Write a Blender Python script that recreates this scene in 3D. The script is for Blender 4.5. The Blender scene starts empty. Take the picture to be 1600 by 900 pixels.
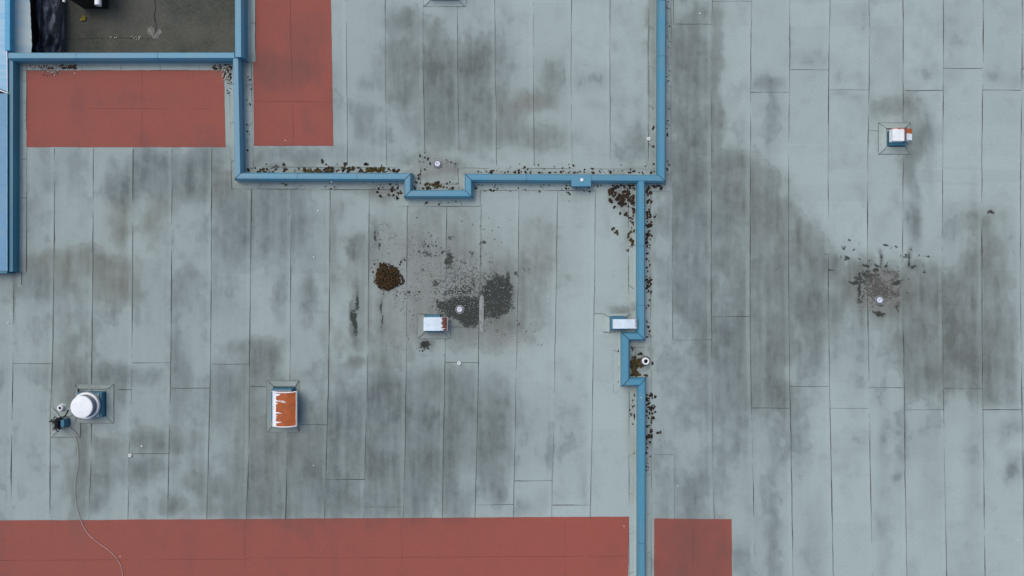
import bpy, bmesh, math, random
import numpy as np
from mathutils import Vector, noise as mnoise

random.seed(7)
sc = bpy.context.scene
# ------------------------------------------------------------------ camera
S, H = 0.015, 16.0                      # metres per reference unit on the roof plane, camera height
cam_d = bpy.data.cameras.new("camera")
cam = bpy.data.objects.new("camera", cam_d)
sc.collection.objects.link(cam)
cam.location = (0, 0, H)
cam.rotation_euler = (0, 0, 0)
cam_d.sensor_width = 36.0
cam_d.lens = 18.0 / (12.0 / H)
cam_d.clip_start, cam_d.clip_end = 0.1, 5000
sc.camera = cam
# ------------------------------------------------------------------ overcast daylight
world = bpy.data.worlds.new("World"); sc.world = world
world.use_nodes = True
wn = world.node_tree
sky = wn.nodes.new("ShaderNodeTexSky"); sky.sky_type = 'NISHITA'; sky.sun_disc = False
SUN_EL, SUN_AZ = math.radians(60), math.radians(-48)     # azimuth clockwise from +Y (north-west)
sky.sun_elevation = SUN_EL; sky.sun_rotation = SUN_AZ
sky.air_density = 1.0; sky.dust_density = 4.0; sky.ozone_density = 1.0
wn.links.new(sky.outputs[0], wn.nodes["Background"].inputs[0])
wn.nodes["Background"].inputs[1].default_value = 0.115
sd = bpy.data.lights.new("sun", 'SUN'); sd.energy = 0.85; sd.angle = math.radians(50)
sd.color = (1.0, 0.97, 0.92)
sun = bpy.data.objects.new("sun", sd); sc.collection.objects.link(sun)
dv = Vector((math.sin(SUN_AZ) * math.cos(SUN_EL), math.cos(SUN_AZ) * math.cos(SUN_EL), math.sin(SUN_EL)))
sun.rotation_euler = dv.to_track_quat('Z', 'Y').to_euler()
sun.location = dv * 40
sc.view_settings.view_transform = 'Standard'; sc.view_settings.look = 'None'
sc.view_settings.gamma = 1.0; sc.view_settings.use_curve_mapping = False
sc.view_settings.exposure = 0.3

# ------------------------------------------------------------------ helpers
def P(px, py, z=0.0):
    k = S * (H - z) / H
    return Vector(((px - 800) * k, (450 - py) * k, z))

def link(o): sc.collection.objects.link(o); return o

def tag(o, label=None, cat=None, group=None, kind=None):
    if label: o["label"] = label
    if cat: o["category"] = cat
    if group: o["group"] = group
    if kind: o["kind"] = kind
    return o

def thing(name, label, cat, loc, group=None, rz=0):
    o = bpy.data.objects.new(name, None); link(o)
    o.location = loc; o.rotation_euler = (0, 0, rz); o.empty_display_size = 0.2
    return tag(o, label, cat, group)

def obj(name, bm, mats, parent=None, smooth=False, loc=None):
    bmesh.ops.recalc_face_normals(bm, faces=bm.faces)
    me = bpy.data.meshes.new(name); bm.to_mesh(me); bm.free()
    if not isinstance(mats, (list, tuple)): mats = [mats]
    for m in mats: me.materials.append(m)
    if smooth:
        for p in me.polygons: p.use_smooth = True
    o = link(bpy.data.objects.new(name, me))
    if parent: o.parent = parent
    if loc is not None: o.location = loc
    return o

def box(bm, x0, y0, z0, x1, y1, z1, top=1.0, bevel=0.0, mi=0):
    cx, cy = (x0 + x1) / 2, (y0 + y1) / 2
    vs = []
    for z, k in ((z0, 1), (z1, top)):
        for x, y in ((x0, y0), (x1, y0), (x1, y1), (x0, y1)):
            vs.append(bm.verts.new((cx + (x - cx) * k, cy + (y - cy) * k, z)))
    fs = [bm.faces.new([vs[i] for i in q]) for q in ((3, 2, 1, 0), (4, 5, 6, 7), (0, 1, 5, 4), (1, 2, 6, 5), (2, 3, 7, 6), (3, 0, 4, 7))]
    for f in fs: f.material_index = mi
    if bevel:
        es = list({e for f in fs for e in f.edges})
        bmesh.ops.bevel(bm, geom=es, offset=bevel, segments=2, affect='EDGES', profile=0.6)

def lathe(bm, prof, seg=40, cx=0, cy=0, mi=0, closed=False):
    rings = []
    for r, z in prof:
        if r < 1e-6:
            rings.append([bm.verts.new((cx, cy, z))])
        else:
            rings.append([bm.verts.new((cx + r * math.cos(2 * math.pi * i / seg), cy + r * math.sin(2 * math.pi * i / seg), z)) for i in range(seg)])
    pairs = list(zip(rings, rings[1:]))
    if closed: pairs.append((rings[-1], rings[0]))
    for a, b in pairs:
        for i in range(seg):
            j = (i + 1) % seg
            if len(a) == 1 and len(b) == 1: continue
            if len(a) == 1: f = bm.faces.new((a[0], b[i], b[j]))
            elif len(b) == 1: f = bm.faces.new((a[i], a[j], b[0]))
            else: f = bm.faces.new((a[i], a[j], b[j], b[i]))
            f.material_index = mi

def tube(bm, pts, r, seg=8, mi=0):
    pts = [Vector(p) for p in pts]; rings = []
    for i, p in enumerate(pts):
        d = (pts[min(i + 1, len(pts) - 1)] - pts[max(i - 1, 0)]).normalized()
        up = Vector((0, 0, 1)) if abs(d.z) < 0.9 else Vector((1, 0, 0))
        a = d.cross(up).normalized(); b = a.cross(d).normalized()
        rr = r[i] if isinstance(r, (list, tuple)) else r
        rings.append([bm.verts.new(p + a * rr * math.cos(2 * math.pi * k / seg) + b * rr * math.sin(2 * math.pi * k / seg)) for k in range(seg)])
    for A, B in zip(rings, rings[1:]):
        for i in range(seg):
            j = (i + 1) % seg
            bm.faces.new((A[i], A[j], B[j], B[i])).material_index = mi
    bm.faces.new(rings[0][::-1]).material_index = mi; bm.faces.new(rings[-1]).material_index = mi

def spline(pts, n=8):
    out = []
    P_ = [pts[0]] + list(pts) + [pts[-1]]
    for i in range(1, len(P_) - 2):
        p0, p1, p2, p3 = [np.array(q, float) for q in P_[i - 1:i + 3]]
        for k in range(n):
            t = k / n
            out.append(tuple(0.5 * ((2 * p1) + (-p0 + p2) * t + (2 * p0 - 5 * p1 + 4 * p2 - p3) * t * t + (-p0 + 3 * p1 - 3 * p2 + p3) * t ** 3)))
    out.append(tuple(pts[-1]))
    return out

# ------------------------------------------------------------------ numpy noise
rng = np.random.RandomState(11)
TAB = rng.rand(512, 512)
def vnoise(x, y, seed=0):
    x = x + seed * 37.13 + 5000; y = y + seed * 91.7 + 5000
    xi = np.floor(x).astype(int); yi = np.floor(y).astype(int)
    fx = x - xi; fy = y - yi
    fx = fx * fx * (3 - 2 * fx); fy = fy * fy * (3 - 2 * fy)
    a = TAB[xi % 512, yi % 512]; b = TAB[(xi + 1) % 512, yi % 512]
    c = TAB[xi % 512, (yi + 1) % 512]; d = TAB[(xi + 1) % 512, (yi + 1) % 512]
    return (a * (1 - fx) + b * fx) * (1 - fy) + (c * (1 - fx) + d * fx) * fy
def fbm(x, y, sx, sy, octv=4, seed=0):
    v = 0; a = 1.0; t = 0
    for o in range(octv):
        v = v + a * vnoise(x / sx * 2 ** o, y / sy * 2 ** o, seed + o * 3)
        t += a; a *= 0.55
    return v / t
def sstep(a, b, x):
    t = np.clip((x - a) / (b - a), 0, 1); return t * t * (3 - 2 * t)

# ------------------------------------------------------------------ where the roofing sheets lap (reference units)
SEAMS = [
 [(34,230),(34,445)],
 [(22,430),(20,600),(18,700),(17,812)],
 [(85,232),(85,330),(84,450),(82,570),(79,640),(78.5,700),(78,812)],
 [(146,232),(145,450),(143,600),(143,700),(139,812)],
 [(208,232),(207,450),(205.5,620),(202,700),(200,812)],
 [(269,232),(268,450),(267,570),(265,660),(264,700),(262,812)],
 [(331,232),(330,450),(329,560),(328,620),(326,700),(323,812)],
 [(393,292),(391,450),(390,570),(389,700),(385,812)],
 [(455,292),(454,450),(453,594)],[(450,674),(446,812)],
 [(516,292),(515,450),(513,608),(511,680),(507,812)],
 [(577,292),(576,450),(574,600),(571,700),(568,812)],
 [(637,320),(636,370),(635,550),(633,700),(630,812)],
 [(698,320),(697,400),(696,490)],[(696,528),(693,680),(691,812)],
 [(752,320),(751,400),(748,520),(747,605),(745,700),(742,812)],
 [(811,292),(810,400),(808,520),(806,600),(805,675),(802,812)],
 [(871,292),(869,450),(867,550),(866,650),(863,740),(862,812)],
 [(930,292),(929,450),(928,490),(926,600),(925,680),(922,812)],
 [(541,-300),(541,0),(541.5,100),(543,225),(543,258)],
 [(602,-300),(602,0),(602,100),(604,258)],
 [(661,-300),(661,0),(661,100),(664,240)],
 [(715,10),(715,100),(717,235)],
 [(773,-300),(773,0),(774,100),(776,258)],
 [(833,-300),(833,0),(833,100),(834.5,258)],
 [(893,-300),(893,0),(892,120),(894,258)],
 [(953,-300),(953,0),(953,120),(953.5,258)],
 [(1013,-300),(1013,0),(1012,190),(1014,262)],
 [(1052,-300),(1052,38)],[(1051,288),(1051,531)],[(1054,710),(1054,810)],
 [(1113,-300),(1113,0),(1112,40),(1112,220),(1111,440),(1112,540),(1113,670),(1114,760),(1116,810)],
 [(1174,-300),(1174,0),(1173,100),(1172,440),(1172,500),(1174,640),(1178,812),(1180,900),(1186,1300)],
 [(1234,-300),(1234,0),(1234,100),(1232,225),(1232,450),(1234,600),(1236,700),(1239,900),(1245,1300)],
 [(1297,-300),(1297,0),(1295,100),(1294,225),(1294,450),(1296,600),(1298,700),(1302,900),(1310,1300)],
 [(1358,-300),(1358,0),(1358,130),(1356,225),(1355,450),(1358,600),(1359,700),(1363,900),(1370,1300)],
 [(1411,-300),(1411,130),(1411,190)],[(1411,242),(1410,450),(1411,520),(1413,600),(1414,740),(1417,900),(1424,1300)],
 [(1474,-300),(1474,105),(1473,225),(1472,450),(1474,600),(1475,700),(1479,900),(1486,1300)],
 [(1536,-300),(1536,105),(1534,225),(1534,450),(1535,600),(1537,740),(1539,900),(1546,1300)],
 [(1597,-300),(1597,85),(1595,225),(1594,450),(1596,600),(1598,700),(1600,850),(1607,1300)],
]
for k in range(1, 9):
    SEAMS.append([(1597 + 61 * k, -300), (1594 + 61 * k, 450), (1607 + 61 * k, 1300)])
for k in range(0, 6):
    SEAMS.append([(-40 - 61 * k, 428), (-46 - 61 * k, 812)])
LAPS = [(20,82,568.5),(206,267,567),(268,328,606.5),(331,390,569),(390,416,604),(185,205,609),(470,512,663.5),(205,264,709),
 (510,570,748.5),(570,631,792),(743,802,788.5),(804,863,751),(863,922,789.5),(702,747,511),(696,747,566.5),(928,941,490),
 (1113,1174,2),(1054,1112,38),(1173,1233,144),(1235,1295,109),(1296,1357,140.5),(1412,1473,141),(1474,1535,107),(1535,1595,140.5),
 (1112,1172,494.5),(1052,1112,531),(1174,1234,637.5),(1235,1296,604),(1296,1357,638),(1358,1412,605.5),(1413,1474,640),(1474,1536,606.5),
 (1535,1597,640),(1597,1660,606),(1022,1053,710),(1656,1719,641),(1358,1375,204),(1597,1656,107)]

# ------------------------------------------------------------------ stains and painted shadow lines: (x, y, rx, ry, amount, warmth)
ST = [
 (640,670,130,60,.4,.1),(620,760,100,40,.25,.1),(700,110,80,50,.25,.3),
 (1075,380,50,260,.22,.1),(1190,500,80,110,.22,.2),(1130,330,50,60,.2,.2),(1500,500,80,110,.2,.3),(400,320,110,70,.2,0),(330,690,170,90,.15,.2),(640,690,150,100,.28,.1),(700,130,100,80,.18,.1),(840,200,90,50,.15,.5),(1100,700,70,90,.18,0),(1200,760,40,140,.2,.1),(1330,460,60,40,.25,.3),
 (978,300,20,16,.8,1),(988,330,8,20,.5,1),(80,101,40,5,.9,1),(348,104,12,10,.8,1),(600,296,26,8,.5,.9),(1374,458,30,28,1.3,1),(1345,445,10,14,.8,.8),(735,487,46,22,.9,.5),(779,465,26,34,.9,.5),(700,450,120,90,.25,.8),
 (1345,436,3,12,1.6,.6),(1343,462,2,16,1.8,.5),(1401,436,13,3.5,1.6,.5),(1352,417,8,3,1.3,.4),(1373,408,2,9,1.5,.4),(1366,414,6,2.5,1.4,.4),(1420,408,2.5,11,1.5,.4),(1428,417,8,3,1.2,.3),(1452,427,8,5,1.1,.4),(1332,444,10,2,1.2,.4),(1404,485,1.5,8,1.4,.4),(1373,452,26,20,.9,1),(1314,402,1.5,4,1.4,0),(1326,402,5,3,1.,0),(1372,490,16,3,1.,.6),(1325,375,3,4,1.,0),(1346,386,3,2,1.,0),(1383,388,4,2,.9,0),(560,474,3,20,1.6,.3),(553,505,2.5,20,1.5,.2),(556,384,6,12,1.1,.2),(586,368,2,16,1.4,.2),(599,492,1.5,24,1.3,.2),(1397,391,3,3,1.,0),(1414,404,3,6,.9,0),(640,455,4,3,1.,.3),(1105,92,1.5,3,1.2,0),(192,365,5,10,1.1,.9),(1550,330,6,4,.9,.5),(1540,345,4,8,.8,.6),(835,160,16,8,.6,1),(812,168,6,6,.7,.8),(722,102,20,6,.5,.3),(655,100,30,5,.5,.3),
 (500,268,130,2.5,.9,.9),(880,270,150,2.5,.8,.9),(1024,80,3,180,.7,.8),(686,294,36,4,.7,1),(24,260,2,160,.8,.3),(1013,420,2,130,.5,.5),(1012,660,3,60,.6,.5),  # thin dark lines at the parapet feet: gathered dirt plus painted-in shadow
 # upper middle roof
 (650,84,34,12,.45,.5),(700,96,60,18,.5,.4),(632,130,24,42,.75,.2),(672,140,22,50,.6,.2),(705,130,26,46,.65,.2),(742,130,18,60,.35,.1),
 (770,118,26,34,.4,.1),(790,60,14,40,.3,0),(857,122,13,26,.75,.6),(878,120,8,22,.4,.2),(838,158,30,12,.55,1),(800,165,30,14,.45,.9),(770,190,40,16,.4,.5),
 (624,28,26,14,.6,.1),(612,50,8,40,.3,0),(525,170,10,60,.3,0),(558,185,10,26,.45,0),(578,180,10,22,.4,0),(575,130,14,8,.35,0),(590,215,22,14,.35,0),
 (690,205,50,22,.35,.2),(745,215,40,18,.4,.2),(815,215,40,16,.35,.7),(870,215,34,14,.35,.6),(912,125,16,12,.35,0),(942,122,14,14,.4,0),(975,235,36,18,.4,0),
 (640,55,30,20,.3,.1),(930,160,14,10,.22,0),(1018,150,5,40,.5,.9),(1018,30,5,30,.4,.9),(545,240,30,12,.3,0),(430,245,40,10,.25,0),(470,245,30,10,.3,0),
 (610,245,26,10,.3,0),(720,165,36,30,.35,.1),(1000,205,8,40,.3,.2),(760,150,36,24,.3,.4),
 # strip right of the centre parapet
 (1082,70,24,80,.55,.3),(1082,150,26,80,.6,.3),(1078,230,30,60,.55,.1),(1120,60,8,90,.6,.5),(1118,170,8,90,.55,.4),(1095,22,16,8,.5,.6),
 (1030,120,10,160,.4,0),(1105,280,40,40,.6,.3),(1150,275,28,36,.6,.6),(1175,300,26,36,.6,.5),(1205,322,26,36,.6,.5),(1190,380,40,60,.5,.5),(1225,360,28,34,.6,.5),
 (1258,392,30,28,.65,.5),(1292,408,26,20,.55,.3),(1252,430,40,34,.5,.3),(1130,360,36,80,.35,0),(1080,360,30,100,.4,0),(1070,470,40,60,.3,0),
 (1150,440,40,60,.35,.2),(1210,440,40,40,.45,.3),(1310,420,30,16,.35,.4),(1160,200,10,20,.25,0),
 (1130,520,34,40,.45,.1),(1082,590,22,50,.4,.1),(1040,620,20,60,.3,0),(1212,480,34,26,.5,.2),(1250,510,42,34,.65,.3),(1205,560,26,44,.7,.4),(1160,560,40,50,.4,.1),
 (1195,615,30,22,.7,.4),(1270,560,26,30,.4,0),(1150,620,50,40,.35,0),(1210,690,10,60,.45,0),(1205,780,9,60,.5,0),(1208,860,9,50,.6,.1),(1280,480,26,20,.35,0),
 (1100,760,30,30,.35,0),(1130,690,30,40,.3,0),(1250,660,14,60,.35,0),(1270,860,14,60,.4,0),(1040,760,16,60,.3,0),(1180,760,16,80,.2,0),
 (1300,470,30,16,.4,.2),(1160,880,12,40,.35,0),(1340,430,36,16,.4,.2),
 # around the far right vent and drain
 (1400,168,24,12,.75,.7),(1375,178,12,14,.4,.5),(1424,186,12,26,.75,.5),(1432,215,12,30,.7,.2),(1424,262,9,34,.75,.3),(1425,320,9,40,.6,.1),(1427,365,8,30,.45,.1),(1449,185,7,26,.45,0),(1454,270,6,40,.3,0),
 (1546,335,26,18,.55,.7),(1520,345,16,10,.3,.5),(1540,380,34,26,.55,.6),(1555,425,26,34,.75,.5),(1515,430,22,26,.5,.5),(1500,470,50,40,.6,.4),(1440,440,26,20,.7,.5),
 (1435,490,22,50,.65,.4),(1470,520,40,60,.7,.5),(1530,520,34,60,.8,.4),(1505,570,44,36,.75,.5),(1440,560,26,40,.7,.4),(1450,610,24,20,.55,.2),(1410,540,18,50,.35,.1),
 (1545,590,22,30,.5,.2),(1565,625,20,12,.5,.3),(1585,737,9,16,.8,.1),(1580,560,10,60,.35,0),(1580,670,20,12,.35,.4),(1370,440,34,18,.8,1),(1345,432,14,12,.7,.8),(1378,465,28,18,.6,1),
 (1485,350,10,30,.3,0),(1380,690,8,60,.35,0),(1410,690,10,50,.35,0),(1460,730,14,80,.25,0),(1380,860,8,60,.3,0),(1430,680,20,30,.3,.1),(1240,690,20,20,.3,0),(1370,560,14,60,.3,0),(1345,540,10,60,.25,0),
 (1403,745,8,8,.35,0),(1525,700,12,60,.3,0),(1320,150,22,6,.3,0),(1355,175,10,30,.3,.1),(1205,160,9,26,.5,0),(1204,210,9,30,.4,0),(1218,300,14,22,.4,0),(1260,90,26,8,.3,0),(1340,120,24,8,.3,0),(1450,118,26,8,.25,0),(1590,120,12,8,.3,0),(1555,118,14,8,.3,0),
 (1330,560,20,70,.2,0),(1200,130,24,10,.3,0),
 # left roof, upper
 (224,252,22,14,.65,0),(254,262,26,20,.6,0),(296,268,24,26,.85,0),(322,250,14,24,.75,0),(186,296,16,18,.85,0),(240,290,30,16,.5,0),(290,300,30,14,.4,.2),(330,285,16,22,.5,.5),(266,330,10,14,.3,.7),
 (370,335,26,30,.45,0),(420,320,24,40,.5,0),(455,345,24,40,.4,0),(395,370,30,30,.35,0),(186,345,12,22,.55,1),(190,365,8,20,.6,.8),(242,335,10,18,.4,1),(238,360,10,20,.3,.9),(355,290,14,14,.45,.8),
 (60,412,30,12,.45,.8),(110,412,34,14,.5,.9),(142,408,16,16,.5,.8),(160,430,12,22,.6,.8),(186,432,22,20,.55,1),(170,458,26,12,.55,1),(40,435,36,18,.4,0),(70,455,40,16,.45,.1),(100,430,20,20,.35,1),
 (75,255,14,40,.3,0),(120,250,16,26,.35,0),(210,300,10,30,.3,0),(45,340,16,60,.2,0),(480,410,30,60,.2,0),(350,420,20,60,.2,0),(110,500,60,60,.15,.2),
 (520,330,10,30,.3,.3),(270,470,60,40,.15,0),
 # left roof, lower
 (400,552,16,18,.55,.3),(422,556,14,20,.8,.3),(412,582,24,20,.6,.4),(440,600,16,10,.3,.3),(372,550,16,8,.35,.1),(358,600,24,22,.5,0),(350,630,20,30,.4,0),(275,560,10,40,.4,0),(285,600,12,60,.3,0),(225,590,22,10,.35,0),
 (165,586,16,12,.8,.1),(140,592,16,8,.5,.1),(194,618,10,20,.6,0),(184,590,20,14,.4,0),(118,600,20,30,.3,.5),(100,600,26,50,.25,.6),(60,585,30,14,.25,0),(40,700,20,30,.1,.3),
 (390,640,14,34,.5,.6),(395,700,14,40,.4,.4),(430,690,30,26,.45,.7),(470,700,30,26,.5,.5),(420,740,34,40,.55,.4),(380,770,22,40,.65,.1),(440,780,30,24,.6,.1),(485,750,24,40,.6,0),
 (530,650,26,30,.75,0),(545,690,34,40,.6,.1),(590,640,30,26,.7,0),(540,770,24,30,.6,.1),(565,740,12,40,.5,.1),(596,720,22,40,.65,.1),(640,660,30,50,.65,.1),(690,640,34,40,.65,.1),(610,600,34,14,.5,0),
 (655,730,20,40,.6,.1),(700,740,12,50,.5,.1),(670,600,40,16,.45,.1),(740,600,30,22,.4,0),(725,660,26,50,.45,.1),(770,640,28,34,.4,.1),(760,720,12,50,.6,.1),(785,700,14,50,.4,.2),(778,770,8,24,.55,0),(625,760,8,40,.5,.2),
 (600,770,16,30,.35,.1),(640,790,18,20,.4,0),(730,790,10,20,.3,0),(300,760,16,14,.55,.2),(268,795,18,8,.5,.3),(262,785,14,10,.5,.2),(340,770,16,30,.35,.1),(258,700,26,8,.6,.1),(235,688,30,10,.6,.3),(210,745,26,10,.35,.1),
 (130,730,8,60,.55,.4),(120,770,10,50,.4,.3),(170,700,30,10,.55,.5),(165,740,14,26,.45,.1),(128,695,10,12,.5,.8),(150,790,12,12,.4,0),(230,730,30,10,.4,.1),(300,690,20,10,.3,.2),(360,800,30,8,.5,.2),(820,680,26,40,.3,0),(895,690,16,60,.28,0),
 (860,715,6,22,.55,0),(915,770,6,16,.45,0),(815,795,12,14,.5,0),(850,780,20,14,.3,0),(420,800,30,10,.4,.2),
 # middle roof between the moss and the parapet
 (555,385,8,14,.8,.1),(562,372,10,5,.7,.1),(560,470,5,22,1.,.3),(556,505,4,26,.95,.2),(553,568,10,6,.8,.4),(572,495,9,40,.55,.2),(588,365,5,20,.85,.1),(594,382,3,10,.9,.1),(583,395,12,14,.4,.1),
 (520,420,8,40,.25,.2),(480,470,8,40,.4,.1),(438,470,8,26,.5,.1),(486,455,6,10,.6,.1),(598,480,6,30,.45,.4),(600,530,8,30,.35,.4),
 (720,420,90,70,.35,.7),(640,400,60,50,.35,.7),(640,500,50,40,.35,.7),(780,520,40,20,.4,.7),(840,400,40,40,.3,.6),(830,470,30,50,.3,.5),(610,560,30,10,.25,.6),
 (735,490,44,22,1.,.6),(700,475,20,16,.9,.6),(785,465,22,34,1.1,.6),(760,485,30,30,1.,.6),(730,450,34,22,.5,.6),(705,402,7,22,.8,.4),(702,415,10,14,.6,.4),(668,390,20,10,.6,.4),(655,375,16,10,.4,.3),(683,440,12,10,.6,.4),(665,541,9,8,1.1,.3),(668,452,10,4,.7,.4),(650,462,8,4,.7,.4),
 (760,540,20,14,.25,.4),(900,330,30,40,.12,.3),(980,350,8,60,.3,.8),(988,640,8,60,.35,.9),(992,720,6,60,.3,.9),(978,480,20,6,.5,.6),(972,490,10,8,.5,.5),(540,290,30,6,.3,.5),(600,300,24,12,.35,.6),(680,330,60,12,.12,.3),
 # scupper recess
 (684,265,34,20,.4,.9),(665,245,10,8,.35,1),(705,262,14,10,.5,.5),(1000,570,14,26,.4,.5),(1000,540,14,10,.3,.3),
 # over the red sheets
 (440,112,40,16,.7,0),(400,120,20,30,.4,0),(470,60,30,40,.15,0),(1070,860,20,60,.9,.1),(1100,880,40,40,.9,.1),(1030,850,10,60,.4,0),(1125,860,12,50,.2,0),(1090,830,20,30,.35,0),
 (80,112,40,10,.4,0),(200,160,100,10,.15,0),
]
GRIT = [(705,455,110,80,.50),(1374,455,38,34,.74),(1360,436,16,8,.8),(1398,438,12,7,.85),(728,486,46,24,1.05),(732,492,34,22,1.),(776,464,28,34,1.1),(715,456,34,14,.78),(700,480,20,10,.95),(762,458,16,14,.85),(795,448,8,26,.9),(705,402,7,20,.8),(683,440,10,10,.75),(667,392,20,8,.7),(604,434,24,22,.7),(665,541,9,8,1.),(1345,438,12,8,.75),(1400,436,12,6,.8),(1374,440,30,8,.72),(1344,455,4,20,.8),(555,385,6,12,.6),(560,470,4,20,.75),(556,505,3,22,.7),(720,440,70,60,.62),(640,390,40,40,.52),(660,420,40,40,.52),(760,440,40,30,.6),(735,480,50,30,.6),(785,460,24,34,.7),(590,470,30,40,.44),(640,520,40,40,.42),(600,540,40,20,.4),(820,480,30,40,.42),(780,530,34,18,.5),
 (840,400,36,40,.38),(860,440,30,40,.38),(700,360,30,20,.42),(610,355,30,20,.4),(1374,452,34,26,.74),(1190,400,34,50,.4),(1545,340,30,24,.4),(850,160,30,20,.45),(810,170,30,20,.42),(190,365,16,30,.4),(350,290,16,16,.42),(684,262,30,22,.42),
 (420,690,30,26,.36),(170,440,30,20,.35),(860,200,30,14,.38),(550,570,30,20,.36),(665,540,18,12,.6),(1210,580,24,24,.3),(800,480,200,150,.22)]

rq = random.Random(31)
for q in range(60):
    a_ = rq.uniform(0, 6.283); d_ = rq.random() ** .7
    GRIT.append((715 + 115 * d_ * math.cos(a_), 440 + 80 * d_ * math.sin(a_), rq.uniform(2.5, 9), rq.uniform(2, 7), rq.uniform(.5, .86)))
for q in range(46):
    a_ = rq.uniform(0, 6.283); d_ = rq.random() ** .7
    GRIT.append((1374 + 42 * d_ * math.cos(a_), 450 + 38 * d_ * math.sin(a_), rq.uniform(2, 8), rq.uniform(1.5, 6), rq.uniform(.6, .95)))
for q in range(26):
    GRIT.append((1374 + rq.uniform(-90, 90), 410 + rq.uniform(-26, 22), rq.uniform(1.5, 4), rq.uniform(1.5, 4), rq.uniform(.7, .9)))
for st in list(ST):
    if st[4] >= .9 and min(st[2], st[3]) <= 4: GRIT.append((st[0], st[1], st[2] * 1.1, st[3] * 1.1, .86))
ST = [st for st in ST if not (st[4] >= .9 and max(st[2], st[3]) <= 6)]
def field(X, Y):
    wx = X + 18 * (fbm(X, Y, 40, 50, 4, 1) - .5) + 7 * (fbm(X, Y, 8, 10, 3, 5) - .5)
    wy = Y + 22 * (fbm(X, Y, 44, 40, 4, 9) - .5) + 9 * (fbm(X, Y, 9, 12, 3, 15) - .5)
    # per-sheet offset
    col = np.zeros(X.shape, int)
    band = np.zeros(X.shape)
    for k, s in enumerate(SEAMS):
        ys = [p[1] for p in s]; xs = [p[0] for p in s]
        sx = np.interp(Y, ys, xs)
        inr = (Y >= ys[0] - 4) & (Y <= ys[-1] + 4)
        d = sx - X
        if ys[-1] - ys[0] > 80:
            col += (d < 0) & inr
            amp = .35 + .65 * vnoise(Y / 90.0, np.full(Y.shape, k * 7.3), 3)
            band = np.maximum(band, inr * amp * sstep(-.6, .6, d) * sstep(7.2, 5.4, d))
    row = 0 * (Y > 270).astype(int)
    tone = TAB[(col * 17 + row * 5) % 512, 99]
    wx = wx + (TAB[(col * 13 + 3) % 512, 7] - .5) * 1.0
    wy = wy + (TAB[(col * 29 + 3) % 512, 8] - .5) * 2
    D = np.zeros(X.shape); W = np.zeros(X.shape)
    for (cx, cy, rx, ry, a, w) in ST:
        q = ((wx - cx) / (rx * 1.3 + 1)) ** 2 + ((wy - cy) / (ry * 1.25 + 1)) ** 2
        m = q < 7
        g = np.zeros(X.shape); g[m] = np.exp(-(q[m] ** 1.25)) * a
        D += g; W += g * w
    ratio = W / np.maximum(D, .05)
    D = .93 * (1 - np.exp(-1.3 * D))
    n1 = fbm(X, Y, 24, 34, 5, 21); n2 = fbm(X, Y, 30, 34, 5, 33); n3 = fbm(X, Y, 5, 26, 3, 41)
    gen = 0.30 * sstep(.42, .78, fbm(X, Y, 70, 130, 4, 55)) * sstep(.3, .7, n1) + .10 * sstep(.55, .8, n2)
    gen = gen + .34 * (1 - sstep(150, 1000, X)) * (1.1 - .5 * n2)  # whole roof gets gradually darker towards the left
    D = D * (.86 + .24 * sstep(.28, .70, n1) + .36 * (n2 - .5) + .2 * (n3 - .5)) + gen * (1 - .75 * D)
    Dn = D + .40 * (n2 - .5) + .12 * (n3 - .5)
    D = .74 * D + .20 * sstep(.28, .62, Dn) * np.clip(D * 1.6, 0, 1) + .17 * np.exp(-((Dn - .42) / .04) ** 2) * sstep(.1, .3, D) * sstep(.45, .6, fbm(X, Y, 30, 30, 2, 77))
    D = D * (.90 + .42 * (fbm(X, Y, 8, 110, 3, 61) - .42))
    D = np.clip(D, 0, 1) * (1 - .24 * band)
    G = np.zeros(X.shape)
    for (cx, cy, rx, ry, a) in GRIT:
        q = ((wx - cx) / rx) ** 2 + ((wy - cy) / ry) ** 2
        G = np.maximum(G, a * np.exp(-.7 * q ** 1.3))
    T = .5 + .34 * (tone - .5) + .16 * band
    return np.clip(D, 0, 1), np.clip(ratio + .15 * (n2 - .5), 0, 1), G, T

def paint(me, offset=(0, 0)):
    n = len(me.vertices); co = np.empty(n * 3); me.vertices.foreach_get("co", co); co = co.reshape(-1, 3)
    X = (co[:, 0] + offset[0]) / S + 800; Y = 450 - (co[:, 1] + offset[1]) / S
    D, W, G, T = field(X, Y)
    at = me.color_attributes.new("stain_shade", 'FLOAT_COLOR', 'POINT')
    at.data.foreach_set("color", np.stack([D, W, G, T], 1).astype(np.float32).ravel())
    nA = fbm(X, Y, 26, 26, 5, 88); nB = fbm(X, Y, 5, 6, 4, 93)
    xs, ys = X + 26 * (nA - .5), Y + 26 * (fbm(X, Y, 26, 26, 5, 97) - .5)
    pale = np.zeros(X.shape)
    for cx, cy, rx, ry, a in ((690,440,95,66,1.),(630,400,56,44,.8),(640,490,54,40,.8),(790,528,52,16,.9),(845,400,40,44,.5),(684,262,28,22,.7),(820,165,40,16,.6)):
        pale = np.maximum(pale, a * np.exp(-(((xs - cx) / rx) ** 2 + ((ys - cy) / ry) ** 2) ** 1.4))
    sq = np.exp(-(((X + 6 * (nB - .5) - 1374) / 33) ** 4 + ((Y + 8 * (nB - .5) - 455) / 33) ** 4) ** 1.6)
    sq = np.maximum(sq, .8 * np.exp(-(((xs - 1352) / 20) ** 2 + ((ys - 441) / 8) ** 2)))
    rim = np.exp(-((sq - .5) / .28) ** 2) * sstep(.46, .56, nB) * (Y < 480)
    a2 = me.color_attributes.new("silt", 'FLOAT_COLOR', 'POINT')
    a2.data.foreach_set("color", np.stack([pale * (.55 + .9 * (nB - .4)), sq * (.7 + .8 * (nB - .45)), rim * (sq > .02), X * 0 + 1], 1).clip(0, 1).astype(np.float32).ravel())

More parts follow.
